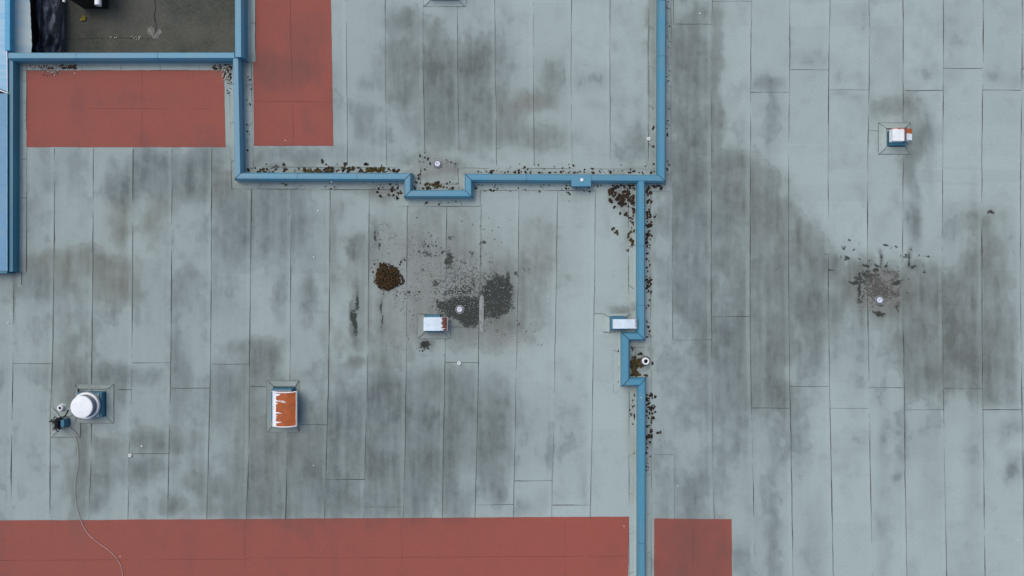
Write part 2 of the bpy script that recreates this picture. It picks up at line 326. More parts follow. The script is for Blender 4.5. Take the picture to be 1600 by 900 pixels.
# ------------------------------------------------------------------ materials
class NT:
    def __init__(s, name, rough=.8, spec=.3):
        s.m = bpy.data.materials.new(name); s.m.use_nodes = True; s.t = s.m.node_tree
        s.b = s.t.nodes["Principled BSDF"]; s.b.inputs["Roughness"].default_value = rough
        s.b.inputs["Specular IOR Level"].default_value = spec
    def n(s, typ, **kw):
        o = s.t.nodes.new(typ)
        for k, v in kw.items(): setattr(o, k, v)
        return o
    def l(s, a, b): s.t.links.new(a, b)
    def val(s, sock, v):
        if isinstance(v, bpy.types.NodeSocket): s.l(v, sock)
        else: sock.default_value = v
    def math(s, op, a, b=0.0, clamp=False):
        o = s.n("ShaderNodeMath", operation=op, use_clamp=clamp); s.val(o.inputs[0], a); s.val(o.inputs[1], b); return o.outputs[0]
    def mix(s, f, a, b, mode='MIX'):
        o = s.n("ShaderNodeMix", data_type='RGBA', blend_type=mode); s.val(o.inputs[0], f)
        s.val(o.inputs[6], a if isinstance(a, bpy.types.NodeSocket) else (*a, 1)); s.val(o.inputs[7], b if isinstance(b, bpy.types.NodeSocket) else (*b, 1)); return o.outputs[2]
    def ramp(s, f, a, b, lo=0.0, hi=1.0):
        o = s.n("ShaderNodeMapRange", clamp=True, interpolation_type='SMOOTHSTEP'); s.val(o.inputs[0], f)
        s.val(o.inputs[1], a); s.val(o.inputs[2], b); s.val(o.inputs[3], lo); s.val(o.inputs[4], hi); return o.outputs[0]
    def coord(s, scale=(1, 1, 1), loc=(0, 0, 0), kind="Object"):
        c = s.n("ShaderNodeTexCoord"); mp = s.n("ShaderNodeMapping"); mp.inputs["Scale"].default_value = scale; mp.inputs["Location"].default_value = loc
        s.l(c.outputs[kind], mp.inputs[0]); return mp.outputs[0]
    def noise(s, vec, sc_=5, det=3, rough=.55):
        o = s.n("ShaderNodeTexNoise"); s.l(vec, o.inputs["Vector"]); o.inputs["Scale"].default_value = sc_; o.inputs["Detail"].default_value = det; o.inputs["Roughness"].default_value = rough; return o.outputs["Fac"]
    def bump(s, h, strength=.3, dist=.005):
        o = s.n("ShaderNodeBump"); o.inputs["Strength"].default_value = strength; o.inputs["Distance"].default_value = dist; s.l(h, o.inputs["Height"]); s.l(o.outputs[0], s.b.inputs["Normal"])
    def out(s, c): s.val(s.b.inputs["Base Color"], c if isinstance(c, bpy.types.NodeSocket) else (*c, 1)); return s.m

BASE = (.342, .418, .408)
def membrane(name, base, dirt, warm, k=1.0):
    s = NT(name, .82, .25)
    at = s.n("ShaderNodeAttribute", attribute_name="stain_shade")
    sep = s.n("ShaderNodeSeparateColor"); s.l(at.outputs["Color"], sep.inputs[0])
    D, W, G, T = sep.outputs[0], sep.outputs[1], sep.outputs[2], at.outputs["Alpha"]
    v = s.coord((1, 1, 1))
    vs = s.coord((4.0, .6, 1))
    blot = s.noise(v, 2.2, 6, .62)
    strk = s.noise(vs, 2.4, 5, .6)
    fine = s.noise(v, 26, 4, .7)
    gran = s.noise(v, 95, 2, .6)
    tonef = s.math('ADD', s.math('MULTIPLY', s.math('SUBTRACT', T, .5), .22), 1.0)
    b = s.n("ShaderNodeVectorMath", operation='SCALE'); b.inputs[0].default_value = base; s.l(tonef, b.inputs[3])
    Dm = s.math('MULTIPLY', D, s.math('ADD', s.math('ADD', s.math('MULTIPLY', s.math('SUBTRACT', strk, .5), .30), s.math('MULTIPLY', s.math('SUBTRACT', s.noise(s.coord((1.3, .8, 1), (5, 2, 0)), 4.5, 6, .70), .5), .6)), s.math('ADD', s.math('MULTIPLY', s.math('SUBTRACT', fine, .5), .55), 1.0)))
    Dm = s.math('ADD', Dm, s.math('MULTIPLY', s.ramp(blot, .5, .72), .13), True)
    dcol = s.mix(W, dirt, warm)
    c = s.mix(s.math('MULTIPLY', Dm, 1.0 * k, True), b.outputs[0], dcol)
    # warm film
    c = s.mix(s.math('MULTIPLY', s.math('MULTIPLY', W, D), .16), c, (.27, .26, .20))
    # silt crust: pale in the middle of the roof, muddy brown round the far drain
    a2 = s.n("ShaderNodeAttribute", attribute_name="silt"); s2 = s.n("ShaderNodeSeparateColor"); s.l(a2.outputs["Color"], s2.inputs[0])
    sg = s.ramp(s.noise(s.coord((1, 1, 1), (2, 9, 0)), 34, 5, .75), .38, .62)
    c = s.mix(s.math('MULTIPLY', s2.outputs[0], .62), c, s.mix(sg, (.17, .18, .172), (.36, .372, .355)))
    c = s.mix(s.math('MULTIPLY', s2.outputs[1], .85), c, s.mix(sg, (.115, .112, .103), (.26, .258, .245)))
    c = s.mix(s.math('MULTIPLY', s2.outputs[2], .75), c, (.075, .075, .070))
    # sparse dark scuffs
    sc1 = s.ramp(s.math('ADD', s.noise(s.coord((2.0, 1, 1), (3, 8, 0)), 6, 5, .68), s.math('MULTIPLY', D, .07)), .66, .76)
    c = s.mix(s.math('MULTIPLY', sc1, .5 * k), c, (.085, .10, .10))
    # lichen grit, dark and pale
    gn = s.noise(s.coord((1, 1, 1), (7, 1, 0)), 16, 6, .74)
    th = s.math('SUBTRACT', 1.0, s.math('MULTIPLY', G, .78))
    g1 = s.ramp(s.math('SUBTRACT', gn, th), -.06, .05)
    c = s.mix(s.math('MULTIPLY', g1, s.ramp(G, .5, .85, .75, .96)), c, s.mix(s.ramp(W, .74, .95), (.034, .041, .036), (.082, .078, .070)))
    vo = s.n("ShaderNodeTexVoronoi"); s.l(v, vo.inputs["Vector"]); vo.inputs["Scale"].default_value = 22
    w1 = s.ramp(vo.outputs["Distance"], .12, .2, 1, 0)
    w2 = s.math('MULTIPLY', w1, s.ramp(s.math('ADD', G, s.math('MULTIPLY', blot, .45)), .70, .9))
    c = s.mix(s.math('MULTIPLY', w2, .6), c, (.5, .5, .48))
    # mineral granules
    k1 = s.math('ADD', s.ramp(gran, .3, .7, -.10, .10), s.ramp(fine, .3, .7, -.05, .06))
    sc_ = s.n("ShaderNodeVectorMath", operation='SCALE'); s.l(c, sc_.inputs[0]); s.l(s.math('ADD', k1, 1.0), sc_.inputs[3]); c = sc_.outputs[0]
    s.bump(s.math('ADD', gran, s.math('MULTIPLY', fine, .6)), .25, .003)
    return s.out(c)

M_ROOF = membrane("grey mineral membrane", BASE, (.110, .137, .138), (.124, .138, .120))
M_FLASH = membrane("grey flashing membrane", (.342, .415, .402), (.110, .137, .138), (.124, .138, .120), .85)
M_RED = membrane("red mineral membrane", (.295, .085, .063), (.092, .064, .062), (.12, .080, .066), .6)

def simple(name, col, rough=.6, spec=.3, var=.15, sc_=6, metal=0):
    s = NT(name, rough, spec); s.b.inputs["Metallic"].default_value = metal
    n = s.noise(s.coord(), sc_, 5, .6)
    d = tuple(c * (1 - var) for c in col); l_ = tuple(min(1, c * (1 + var)) for c in col)
    return s.out(s.mix(s.ramp(n, .3, .7), d, l_))

M_BITUMEN = simple("bitumen bead", (.055, .062, .062), .7, .3, .4, 30)
M_SOFT = simple("thin collar joint", (.105, .125, .122), .8, .2, .4, 20)
def coping_mat(name, col, dull):
    s = NT(name, .42, .4)
    n = s.noise(s.coord(), 1.3, 4, .5); n2 = s.noise(s.coord(), 40, 3, .6)
    c = s.mix(s.ramp(n, .35, .65), col, dull)
    c = s.mix(s.math('MULTIPLY', s.ramp(n2, .55, .75), .18), c, (.16, .18, .18))
    return s.out(c)
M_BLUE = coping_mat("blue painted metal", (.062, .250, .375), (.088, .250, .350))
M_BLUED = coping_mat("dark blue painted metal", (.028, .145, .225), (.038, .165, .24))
M_JOINT = simple("coping joint sealant", (.015, .05, .085), .6)
M_WHITE = simple("white paint", (.80, .84, .86), .45, .3, .05)
M_PVC = simple("white plastic", (.78, .80, .80), .4, .4, .04)
M_GREYM = simple("galvanised grey", (.24, .27, .29), .5, .4, .12)
M_HOLE = simple("dark hollow", (.008, .008, .009), .8, .1)
M_BLACK = simple("black rubber", (.018, .02, .022), .55, .3, .3, 20)
M_IRON = simple("cast drain ring", (.10, .11, .115), .6, .3, .25, 20)

# ------------------------------------------------------------------ roof deck
def coords(lo, hi, a, b, step, coarse):
    return np.concatenate([np.arange(lo, a, coarse), np.arange(a, b, step), np.arange(b, hi + 1, coarse)]).astype(float)
GX = coords(-620, 2200, -20, 1620, 2, 20); GY = coords(-900, 1800, -20, 920, 2, 20)
Xg, Yg = np.meshgrid(GX, GY)
nx, ny = len(GX), len(GY)
cx = (GX[:-1] + GX[1:]) / 2; cy = (GY[:-1] + GY[1:]) / 2
CX, CY = np.meshgrid(cx, cy)
keep = ~((CX > 8) & (CX < 372) & (CY < 84) & (CY > -220)) & ~((CX < 12) & (CY < 424))
verts = np.stack([(Xg - 800) * S, (450 - Yg) * S, np.zeros_like(Xg)], -1).reshape(-1, 3)
I, J = np.nonzero(keep)
base_i = I * nx + J
faces = np.stack([base_i, base_i + nx, base_i + nx + 1, base_i + 1], 1)
me = bpy.data.meshes.new("roof")
me.vertices.add(len(verts)); me.vertices.foreach_set("co", verts.astype(np.float32).ravel())
me.loops.add(faces.size); me.loops.foreach_set("vertex_index", faces.astype(np.int32).ravel())
me.polygons.add(len(faces)); me.polygons.foreach_set("loop_start", np.arange(0, faces.size, 4, dtype=np.int32))
me.update(calc_edges=True); me.validate()
me.materials.append(M_ROOF)
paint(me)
roof = link(bpy.data.objects.new("roof", me))
tag(roof, kind="structure")

# seams: raised beads of bitumen, broken and uneven
def bead(bm, pts, seed, z=.005, wmin=.35, wmax=1.7, step=3.0, gap=.32):
    out = []
    for (a, b) in zip(pts, pts[1:]):
        L = math.hypot(b[0] - a[0], b[1] - a[1]); n = max(1, int(L / step))
        out += [(a[0] + (b[0] - a[0]) * i / n, a[1] + (b[1] - a[1]) * i / n) for i in range(n)]
    out.append(pts[-1])
    prev = None
    for i, (x, y) in enumerate(out):
        j0, j1 = max(i - 1, 0), min(i + 1, len(out) - 1)
        dx, dy = out[j1][0] - out[j0][0], out[j1][1] - out[j0][1]; L = math.hypot(dx, dy) or 1
        nx_, ny_ = -dy / L, dx / L
        t = i * step
        a = mnoise.noise(Vector((t / 55, seed * 3.7, 1.2))) * .5 + .5
        b = mnoise.noise(Vector((t / 9, seed * 5.1, 4.2))) * .5 + .5
        w = wmin + (wmax - wmin) * max(0, (a - .38) * 1.9) * (.5 + b)
        if a < gap and b < .55: prev = None; continue
        o = .6 * mnoise.noise(Vector((t / 40, seed, 9))) + .35 * mnoise.noise(Vector((t / 11, seed, 3)))
        p = P(x + nx_ * (w / 2 + o), y + ny_ * (w / 2 + o)); q = P(x - nx_ * (w / 2 - o), y - ny_ * (w / 2 - o))
        p.z = q.z = z
        cur = (bm.verts.new(p), bm.verts.new(q))
        if prev: bm.faces.new((prev[0], prev[1], cur[1], cur[0]))
        prev = cur
bm = bmesh.new()
for k, s_ in enumerate(SEAMS): bead(bm, s_, k + 1, wmax=1.8 if s_[0][0] > 1100 or s_[0][0] < 560 else 1.2, wmin=.28)
for k, (a, b, y) in enumerate(LAPS): bead(bm, [(a, y + random.uniform(-.5, .5)), (b, y + random.uniform(-.5, .5))], 100 + k, gap=.15, wmax=1.4)
obj("lap_seams", bm, M_BITUMEN, roof)

# ------------------------------------------------------------------ red coated sheets
def sheet(name, poly, label, group, z=.004, mat=M_RED, lines=(), step=6):
    (x0, y0), (x1, y1), (x2, y2), (x3, y3) = poly      # tl, tr, br, bl
    nu = max(2, int(max(x1 - x0, x2 - x3) / step)); nv = max(2, int(max(y3 - y0, y2 - y1) / step))
    bm = bmesh.new(); g = []
    for j in range(nv + 1):
        v = j / nv; r = []
        for i in range(nu + 1):
            u = i / nu
            x = (x0 * (1 - u) + x1 * u) * (1 - v) + (x3 * (1 - u) + x2 * u) * v
            y = (y0 * (1 - u) + y1 * u) * (1 - v) + (y3 * (1 - u) + y2 * u) * v
            e = .5 * mnoise.noise(Vector((x / 25, y / 25, 0)))
            p = P(x + (e if i in (0, nu) else 0), y + (e if j in (0, nv) else 0)); p.z = z
            r.append(bm.verts.new(p))
        g.append(r)
    for j in range(nv):
        for i in range(nu): bm.faces.new((g[j][i], g[j + 1][i], g[j + 1][i + 1], g[j][i + 1]))
    o = obj(name, bm, mat)
    paint(o.data)
    tag(o, label, "roof coating", group)
    if lines:
        for k, (ps, wm) in enumerate(lines):
            b2 = bmesh.new(); bead(b2, ps, 300 + k + x0, z=z + .003, wmin=.25, wmax=wm, gap=.1 if wm < .4 else .3); obj("sheet_joint", b2, M_REDLINE, o)
    return o
M_REDLINE = simple("dark red joint", (.15, .05, .042), .8, .2, .3, 30)
RG = "red coated areas of the roof"
sheet("red_coating", [(36.5,108),(350,107),(352.5,230),(36,230)], "wide red coated rectangle boxed in by the blue parapet beside the courtyard", RG,
      lines=[([(140,169.5),(330,170)],.6),([(222,110),(222,229)],.2)])
sheet("red_coating", [(393,-160),(514.5,-160),(521,228),(397,228)], "upright red coated strip running off the top edge beside the courtyard parapet", RG,
      lines=[([(453,-160),(454.5,60),(459,228)],1.1),([(397,158.5),(520,159)],1.)])
sheet("red_coating", [(-300,815),(983,807),(980,985),(-300,985)], "longest red coated band crossing the bottom of the left roof under a thin cable", RG,
      lines=[([(-300,877),(0,875.5),(383,873.5)],.9),([(383,872),(800,869.5),(980,869)],.7),([(382.5,812),(383,985)],.8),([(883,810),(883,985)],.2),([(628,812),(628,985)],.2)])
sheet("red_coating", [(1022,810),(1143,811),(1144.5,985),(1022,985)], "short stained red coated piece right of the central parapet", RG,
      lines=[([(1083,812),(1083,985)],.8)])

# ------------------------------------------------------------------ parapets with mitred metal coping
def offsets(pts, o):
    """offset a polyline (world xy) sideways by o with mitres"""
    out = []
    n = len(pts)
    for i, p in enumerate(pts):
        d0 = (pts[i] - pts[i - 1]).normalized() if i else None
        d1 = (pts[i + 1] - pts[i]).normalized() if i < n - 1 else None
        if d0 is None: d0 = d1
        if d1 is None: d1 = d0
        n0 = Vector((-d0.y, d0.x)); n1 = Vector((-d1.y, d1.x))
        m = (n0 + n1); m = m / max(m.length, 1e-6)
        out.append(p + m * (o / max(m.dot(n0), .3)))
    return out

def parapet(label, pts_px, w_px=12.5, h=.28, edge=.075, flash=(11, 11), side='both', joints=(), mat=None):
    t = thing("parapet", label, "parapet", P(pts_px[0][0], pts_px[0][1], 0), "parapets with blue metal coping")
    org = t.location.copy()
    base = []
    for a in pts_px: base.append(P(a[0], a[1], h).xy)
    w = w_px * S * (H - h) / H
    prof = [(-w / 2, .012), (-w / 2, h - edge), (-w * .30, h), (0, h + .001), (w * .30, h), (w / 2, h - edge), (w / 2, .012)]
    bm = bmesh.new(); rows = []
    for o, z in prof:
        rows.append([bm.verts.new((p.x - org.x, p.y - org.y, z)) for p in offsets(base, o)])
    for A, B in zip(rows, rows[1:]):
        for i in range(len(base) - 1): bm.faces.new((A[i], A[i + 1], B[i + 1], B[i]))
    for k in (0, -1):
        bm.faces.new([r[k] for r in rows])
    obj("coping", bm, mat or M_BLUE, t)
    # mitre joints and butt joints of the coping lengths
    bm = bmesh.new()
    L_ = offsets(base, w / 2 + .003); R_ = offsets(base, -w / 2 - .003)
    L2 = offsets(base, w * .30); R2 = offsets(base, -w * .30)
    bj = []
    def flush():
        bq = bmesh.new(); L = [[bq.verts.new(v) for v in q] for q in bj]; bj.clear()
        for q in L: bq.faces.new(q)
        bmesh.ops.remove_doubles(bq, verts=bq.verts, dist=.0005)
        obj("coping_joint", bq, M_JOINT, t)
    def strip(a, b, c, d, z1, z2, th=.015):
        pts = [Vector((a.x, a.y, z1)), Vector((b.x, b.y, z2)), Vector((c.x, c.y, z2)), Vector((d.x, d.y, z1))]
        dr = (pts[3] - pts[0]); dr.z = 0; dr.normalize(); sd_ = Vector((-dr.y, dr.x, 0)) * th / 2
        off = Vector((-org.x, -org.y, .004))
        for p, q in zip(pts, pts[1:]):
            bj.append((p - sd_ + off, q - sd_ + off, q + sd_ + off, p + sd_ + off))
        flush()
    for i in range(1, len(base) - 1):
        strip(R_[i], R2[i], L2[i], L_[i], h - edge, h)
    for (i, f) in joints:
        a = base[i].lerp(base[i + 1], f); d = (base[i + 1] - base[i]).normalized(); nn = Vector((-d.y, d.x))
        strip(a - nn * w / 2, a - nn * w * .30, a + nn * w * .30, a + nn * w / 2, h - edge, h, .006)
    bm.free()
    # membrane flashing at the foot, on one or both sides
    base0 = [p * 1.0 for p in base]
    for sgn, fw in ((1, flash[0]), (-1, flash[1])):
        if not fw: continue
        fwm = fw * S
        bm = bmesh.new(); b2 = bmesh.new()
        inner = offsets(base0, sgn * (w / 2 - .01)); outer = offsets(base0, sgn * (w / 2 + fwm))
        for i in range(len(base0) - 1):
            n = max(1, int((inner[i + 1] - inner[i]).length / (8 * S)))
            prev = None
            for k in range(n + 1):
                a = inner[i].lerp(inner[i + 1], k / n); b = outer[i].lerp(outer[i + 1], k / n); m = a.lerp(b, .25)
                cur = [bm.verts.new((a.x - org.x, a.y - org.y, .05)), bm.verts.new((m.x - org.x, m.y - org.y, .009)), bm.verts.new((b.x - org.x, b.y - org.y, .006))]
                if prev:
                    for q in range(2): bm.faces.new((prev[q], prev[q + 1], cur[q + 1], cur[q]))
                prev = cur
            # edge line and cross laps
            A_, B_ = outer[i], outer[i + 1]
            def px(v): return (v.x / S + 800, 450 - v.y / S)
            bead(b2, [px(A_), px(B_)], 500 + i + sgn * 9 + org.x, z=.010, wmin=.2, wmax=1.1, gap=.42)
            L = (B_ - A_).length / (61 * S)
            for k in range(1, int(L) + 1):
                f = (k - .35) / L
                if f < .97: bead(b2, [px(inner[i].lerp(inner[i + 1], f).lerp(A_.lerp(B_, f), .3)), px(A_.lerp(B_, f))], 700 + k * 3 + i, z=.0115, wmin=.3, wmax=1.0, gap=.2)
        for v in b2.verts: v.co.x -= org.x; v.co.y -= org.y
        f_ = obj("base_flashing", bm, M_FLASH, t); paint(f_.data, (org.x, org.y))
        obj("flashing_seam", b2, M_BITUMEN, f_)
    return t

pp_main = parapet("long blue parapet stepping around the upper middle roof with one square notch",
        [(368,86),(371.5,275),(637,276),(637,302.5),(732,302.5),(732,277),(1034.5,278.5),(1036,-200)], 12.6,
        joints=[(1,.35),(1,.7),(5,.3),(5,.62),(6,.4),(6,.58)])
# little blue cover plate on that coping with a white plastic cap on it
bm = bmesh.new(); a = P(893, 273, .3) - pp_main.location; b = P(923.5, 291, .3) - pp_main.location
box(bm, a.x, b.y, .10, b.x, a.y, .300, bevel=.006); pl = obj("cover_plate", bm, M_BLUE, pp_main)
bm = bmesh.new(); c = P(909, 281, .31) - pp_main.location
lathe(bm, [(.0, .318), (.012, .318), (.014, .31), (.024, .31), (.034, .318), (.04, .312), (.04, .298)], 24, c.x, c.y); obj("cap", bm, M_PVC, pl)
parapet("blue parapet between courtyard and upper red strip, ending in a lapped corner", [(371.5,-200),(372.2,89)], 14.5, .34, flash=(11, 0), joints=[(0,.55)])
parapet("blue parapet closing the south side of the dark courtyard", [(13,87),(366,86.5)], 13, .30, flash=(0, 10), joints=[(0,.3),(0,.66)])
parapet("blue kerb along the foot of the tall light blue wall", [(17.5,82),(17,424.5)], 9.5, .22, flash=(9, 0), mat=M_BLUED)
parapet("blue parapet down the middle of the roof with a stepped recess around a pipe",
        [(1002.5,281),(1002.5,526),(978,526),(978,597.5),(1003.5,597.5),(1003,1100)], 12.8, .26, joints=[(0,.42),(0,.8),(4,.5)])

# ------------------------------------------------------------------ membrane patches round penetrations
def patch(t, rect, inner, z=.012, lines=True):
    """square membrane flashing with dressed corners; rect/inner in reference units"""
    org = t.location; (x0, y0, x1, y1), (a0, b0, a1, b1) = rect, inner
    bm = bmesh.new()
    R = [P(x0, y1), P(x1, y1), P(x1, y0), P(x0, y0)]; Q = [P(a0, b1), P(a1, b1), P(a1, b0), P(a0, b0)]
    for r in R: r.z = .010
    for q in Q: q.z = .045
    mids = [r.lerp(q, .45) for r, q in zip(R, Q)]
    for m in mids: m.z = .016
    L0 = [bm.verts.new(r - org) for r in R]; L1 = [bm.verts.new(r - org) for r in mids]; L2 = [bm.verts.new(r - org) for r in Q]
    for A, B in ((L0, L1), (L1, L2)):
        for i in range(4):
            j = (i + 1) % 4; bm.faces.new((A[i], A[j], B[j], B[i]))
    for i in range(4): 
        j = (i + 1) % 4
        d = bm.verts.new(L0[i].co - Vector((0, 0, .009))); e = bm.verts.new(L0[j].co - Vector((0, 0, .009)))
        bm.faces.new((L0[i], d, e, L0[j]))
    f = obj("membrane_collar", bm, M_FLASH, t); paint(f.data, (org.x, org.y))
    b2 = bmesh.new()
    bead(b2, [(x0, y0), (x1, y0), (x1, y1), (x0, y1), (x0, y0)], 900 + x0, z=.0135, wmin=.25, wmax=.9, gap=.38)
    for c_, (r, q) in enumerate(zip([(x0, y1), (x1, y1), (x1, y0), (x0, y0)], [(a0, b1), (a1, b1), (a1, b0), (a0, b0)])):
        bm2 = bmesh.new()
        r2 = (r[0] + (q[0] - r[0]) * random.uniform(.0, .25), r[1] + (q[1] - r[1]) * random.uniform(-.02, .12))
        mid = ((r2[0] + q[0]) / 2 + random.uniform(-1, 1), (r2[1] + q[1]) / 2 + random.uniform(-1, 1))
        n0 = len(b2.verts)
        bead(b2, [r2, mid, q], 950 + c_ + x1, z=.02, wmin=.5, wmax=1.3, gap=.12)
        b2.verts.ensure_lookup_table()
        allv = list(b2.verts)[n0:]
        for k, v in enumerate(allv): v.co.z = .020 + .034 * (k / max(1, len(allv) - 1))
        bm2.free()
    for v in b2.verts: v.co.x -= org.x; v.co.y -= org.y
    obj("collar_seam", b2, M_SOFT, f)

def peeled(name, under, axis, edge, soft, seed, stretch=(2.5, 22, 1), amp=.5, white=(.78, .84, .88), flip=1, finger=.0):
    """white paint flaked away from rusty red primer; axis 0 = x, 1 = y in the thing's own space"""
    s = NT(name, .5, .3)
    c = s.n("ShaderNodeTexCoord"); sp = s.n("ShaderNodeSeparateXYZ"); s.l(c.outputs["Object"], sp.inputs[0])
    n = s.noise(s.coord(stretch, (seed, seed * 2, 0)), 1, 4, .62); n2 = s.noise(s.coord((8, 8, 8), (seed, 0, 0)), 1, 4, .6)
    f = s.math('ADD', s.math('MULTIPLY', sp.outputs[axis], flip), s.math('MULTIPLY', s.math('SUBTRACT', n, .5), amp))
    f = s.math('SUBTRACT', f, s.ramp(n, .52, .74, 0, finger))
    m = s.ramp(f, edge - soft, edge + soft)
    u = s.mix(s.ramp(n2, .3, .7), under, tuple(v * .72 for v in under))
    wh = s.mix(s.ramp(n2, .35, .8), white, tuple(v * .86 for v in white))
    return s.out(s.mix(m, wh, u))

VG = "metal vent hoods standing on the roof"
# --- round exhaust cowl
t = thing("exhaust_cowl", "big round white cowl on a square blue kerb near the left edge", "roof vent", P(145, 631))
patch(t, (118, 600, 178, 661), (123, 607, 168, 650))
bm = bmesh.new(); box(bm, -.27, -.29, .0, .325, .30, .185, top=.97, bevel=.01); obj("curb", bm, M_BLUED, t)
bm = bmesh.new(); box(bm, -.27, -.27, .19, .27, .27, .215, bevel=.005); obj("mounting_plate", bm, M_GREYM, t)
bm = bmesh.new(); lathe(bm, [(.26, .215), (.318, .225), (.325, .238), (.318, .244), (.305, .246), (.20, .246)], 56); obj("base_ring", bm, M_GREYM, t, True)
bm = bmesh.new(); lathe(bm, [(.300, .247), (.304, .262), (.298, .268), (.262, .268), (.256, .262), (.254, .247)], 56); obj("flange", bm, M_WHITE, t, True)
bm = bmesh.new(); lathe(bm, [(.236, .2462), (.232, .40)], 56); obj("neck", bm, M_GREYM, t, True)
bm = bmesh.new(); lathe(bm, [(.236, .395), (.250, .398), (.254, .415), (.250, .424), (.235, .428), (0, .434)], 56); obj("cap", bm, M_WHITE, t, True)

# --- orange curved hood
ORANGE = (.42, .105, .025)
t = thing("vent_hood", "largest hood, curved rusty orange top with a ragged white painted left edge", "roof vent", P(446, 634), VG)
patch(t, (416.5, 594.5, 467.5, 675), (428, 603, 463, 664))
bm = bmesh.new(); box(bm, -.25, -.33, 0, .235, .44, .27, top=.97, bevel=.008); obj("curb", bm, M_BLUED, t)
bm = bmesh.new()
def arch(bm, x0, x1, y0, y1, z0, rise, n=14, lip=.0, mi=0, th=.06):
    rows = []
    for i in range(n + 1):
        u = i / n; x = x0 + (x1 - x0) * u; z = z0 + rise * (1 - (2 * u - 1) ** 2)
        bow = .018 * (1 - (2 * u - 1) ** 2)
        rows.append([bm.verts.new((x, y0 - bow, z)), bm.verts.new((x, y1 - bow, z)), bm.verts.new((x, y1 - bow, z0 - th)), bm.verts.new((x, y0 - bow, z0 - th))])
    for a, b in zip(rows, rows[1:]):
        for q in range(4): bm.faces.new((a[q], a[(q + 1) % 4], b[(q + 1) % 4], b[q])).material_index = mi
    bm.faces.new(rows[0]).material_index = mi; bm.faces.new(rows[-1][::-1]).material_index = mi
M_ORANGE = peeled("flaked white on orange", ORANGE, 0, -.10, .010, 6.1, (1.3, 8, 1), .16, finger=.42)
arch(bm, -.175, .365, -.40, .385, .34, .05); hood = obj("hood", bm, M_ORANGE, t)
bm = bmesh.new()
arch(bm, -.182, -.158, -.41, .395, .345, .010, 2); arch(bm, .354, .370, -.41, .395, .345, .008, 2)
for yy, dd in ((-.41, .02), (.375, .02)):
    pts_ = [(-.175 + .54 * i / 10, yy + dd / 2 - .018 * (1 - (i / 5 - 1) ** 2), .352 + .046 * (1 - (i / 5 - 1) ** 2)) for i in range(11)]
    tube(bm, pts_, .012, 6)
obj("rim", bm, M_WHITE, t)
bm = bmesh.new(); box(bm, -.235, .365, .255, .225, .40, .275); obj("bird_screen", bm, M_GREYM, t)

# --- small gooseneck hoods
def goose(label, org, rect, inner, curb, hood_r, mat, hz=(.24, .33), slope=.05):
    t = thing("vent_hood", label, "roof vent", P(*org), VG)
    patch(t, rect, inner)
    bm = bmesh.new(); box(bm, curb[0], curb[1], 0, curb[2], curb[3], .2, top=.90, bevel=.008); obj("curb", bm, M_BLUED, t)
    x0, y0, x1, y1 = hood_r; z0, z1 = hz
    # throat rising from the curb, top sheet sloping to the open end
    bm = bmesh.new()
    sec = [(x0, z0 - .06, z1), (x0 + .02, z0 - .06, z1 + .012), (x0 + (x1 - x0) * .5, z0 - .05, z1 + .010), (x1 - .06, z0 - .02, z1 - slope * .4), (x1, z0 - .01, z1 - slope)]
    rows = [[bm.verts.new((x, y0, zb)), bm.verts.new((x, y1, zb)), bm.verts.new((x, y1, zt)), bm.verts.new((x, y0, zt))] for x, zb, zt in sec]
    for a, b in zip(rows, rows[1:]):
        for q in range(4): bm.faces.new((a[q], a[(q + 1) % 4], b[(q + 1) % 4], b[q]))
    bm.faces.new(rows[0][::-1]); bm.faces.new(rows[-1])
    obj("hood", bm, mat, t)
    bm = bmesh.new()
    e = .010
    for (p, q) in (((x0, y0), (x1, y0)), ((x1, y0), (x1, y1)), ((x1, y1), (x0, y1))):
        za = z1 + .004 if p[0] == x0 else z1 - slope; zb = z1 + .004 if q[0] == x0 else z1 - slope
        tube(bm, [(p[0], p[1], za), ((p[0] + q[0]) / 2, (p[1] + q[1]) / 2, (za + zb) / 2 + (.012 if p[1] == q[1] else 0)), (q[0], q[1], zb)], e * .6, 5)
    obj("rim", bm, M_RIM, t)
    return t
M_RIM = simple("worn pale rim", (.50, .53, .54), .5, .3, .2, 30)
M_P3 = peeled("flaked white on brown red", (.17, .060, .048), 0, .16, .015, 3.7, (3, 16, 1), .25, (.66, .78, .86), finger=.34)
M_P4 = peeled("flaked white on grey", (.13, .14, .15), 0, .335, .015, 5.2, (3, 26, 1), .16, (.66, .77, .86))
goose("small hood near the middle drain, white paint flaked to brownish red at its right end", (681, 505), (652, 490, 704, 529), (664, 491, 690, 518),
      (-.235, -.215, .135, .215), (-.245, -.155, .295, .150), M_P3)
goose("small fully white hood tucked against the central blue parapet", (968, 507), (941, 490, 985, 519), (952, 496, 976, 519),
      (-.245, -.135, .135, .205), (-.195, -.075, .355, .135), M_P4)

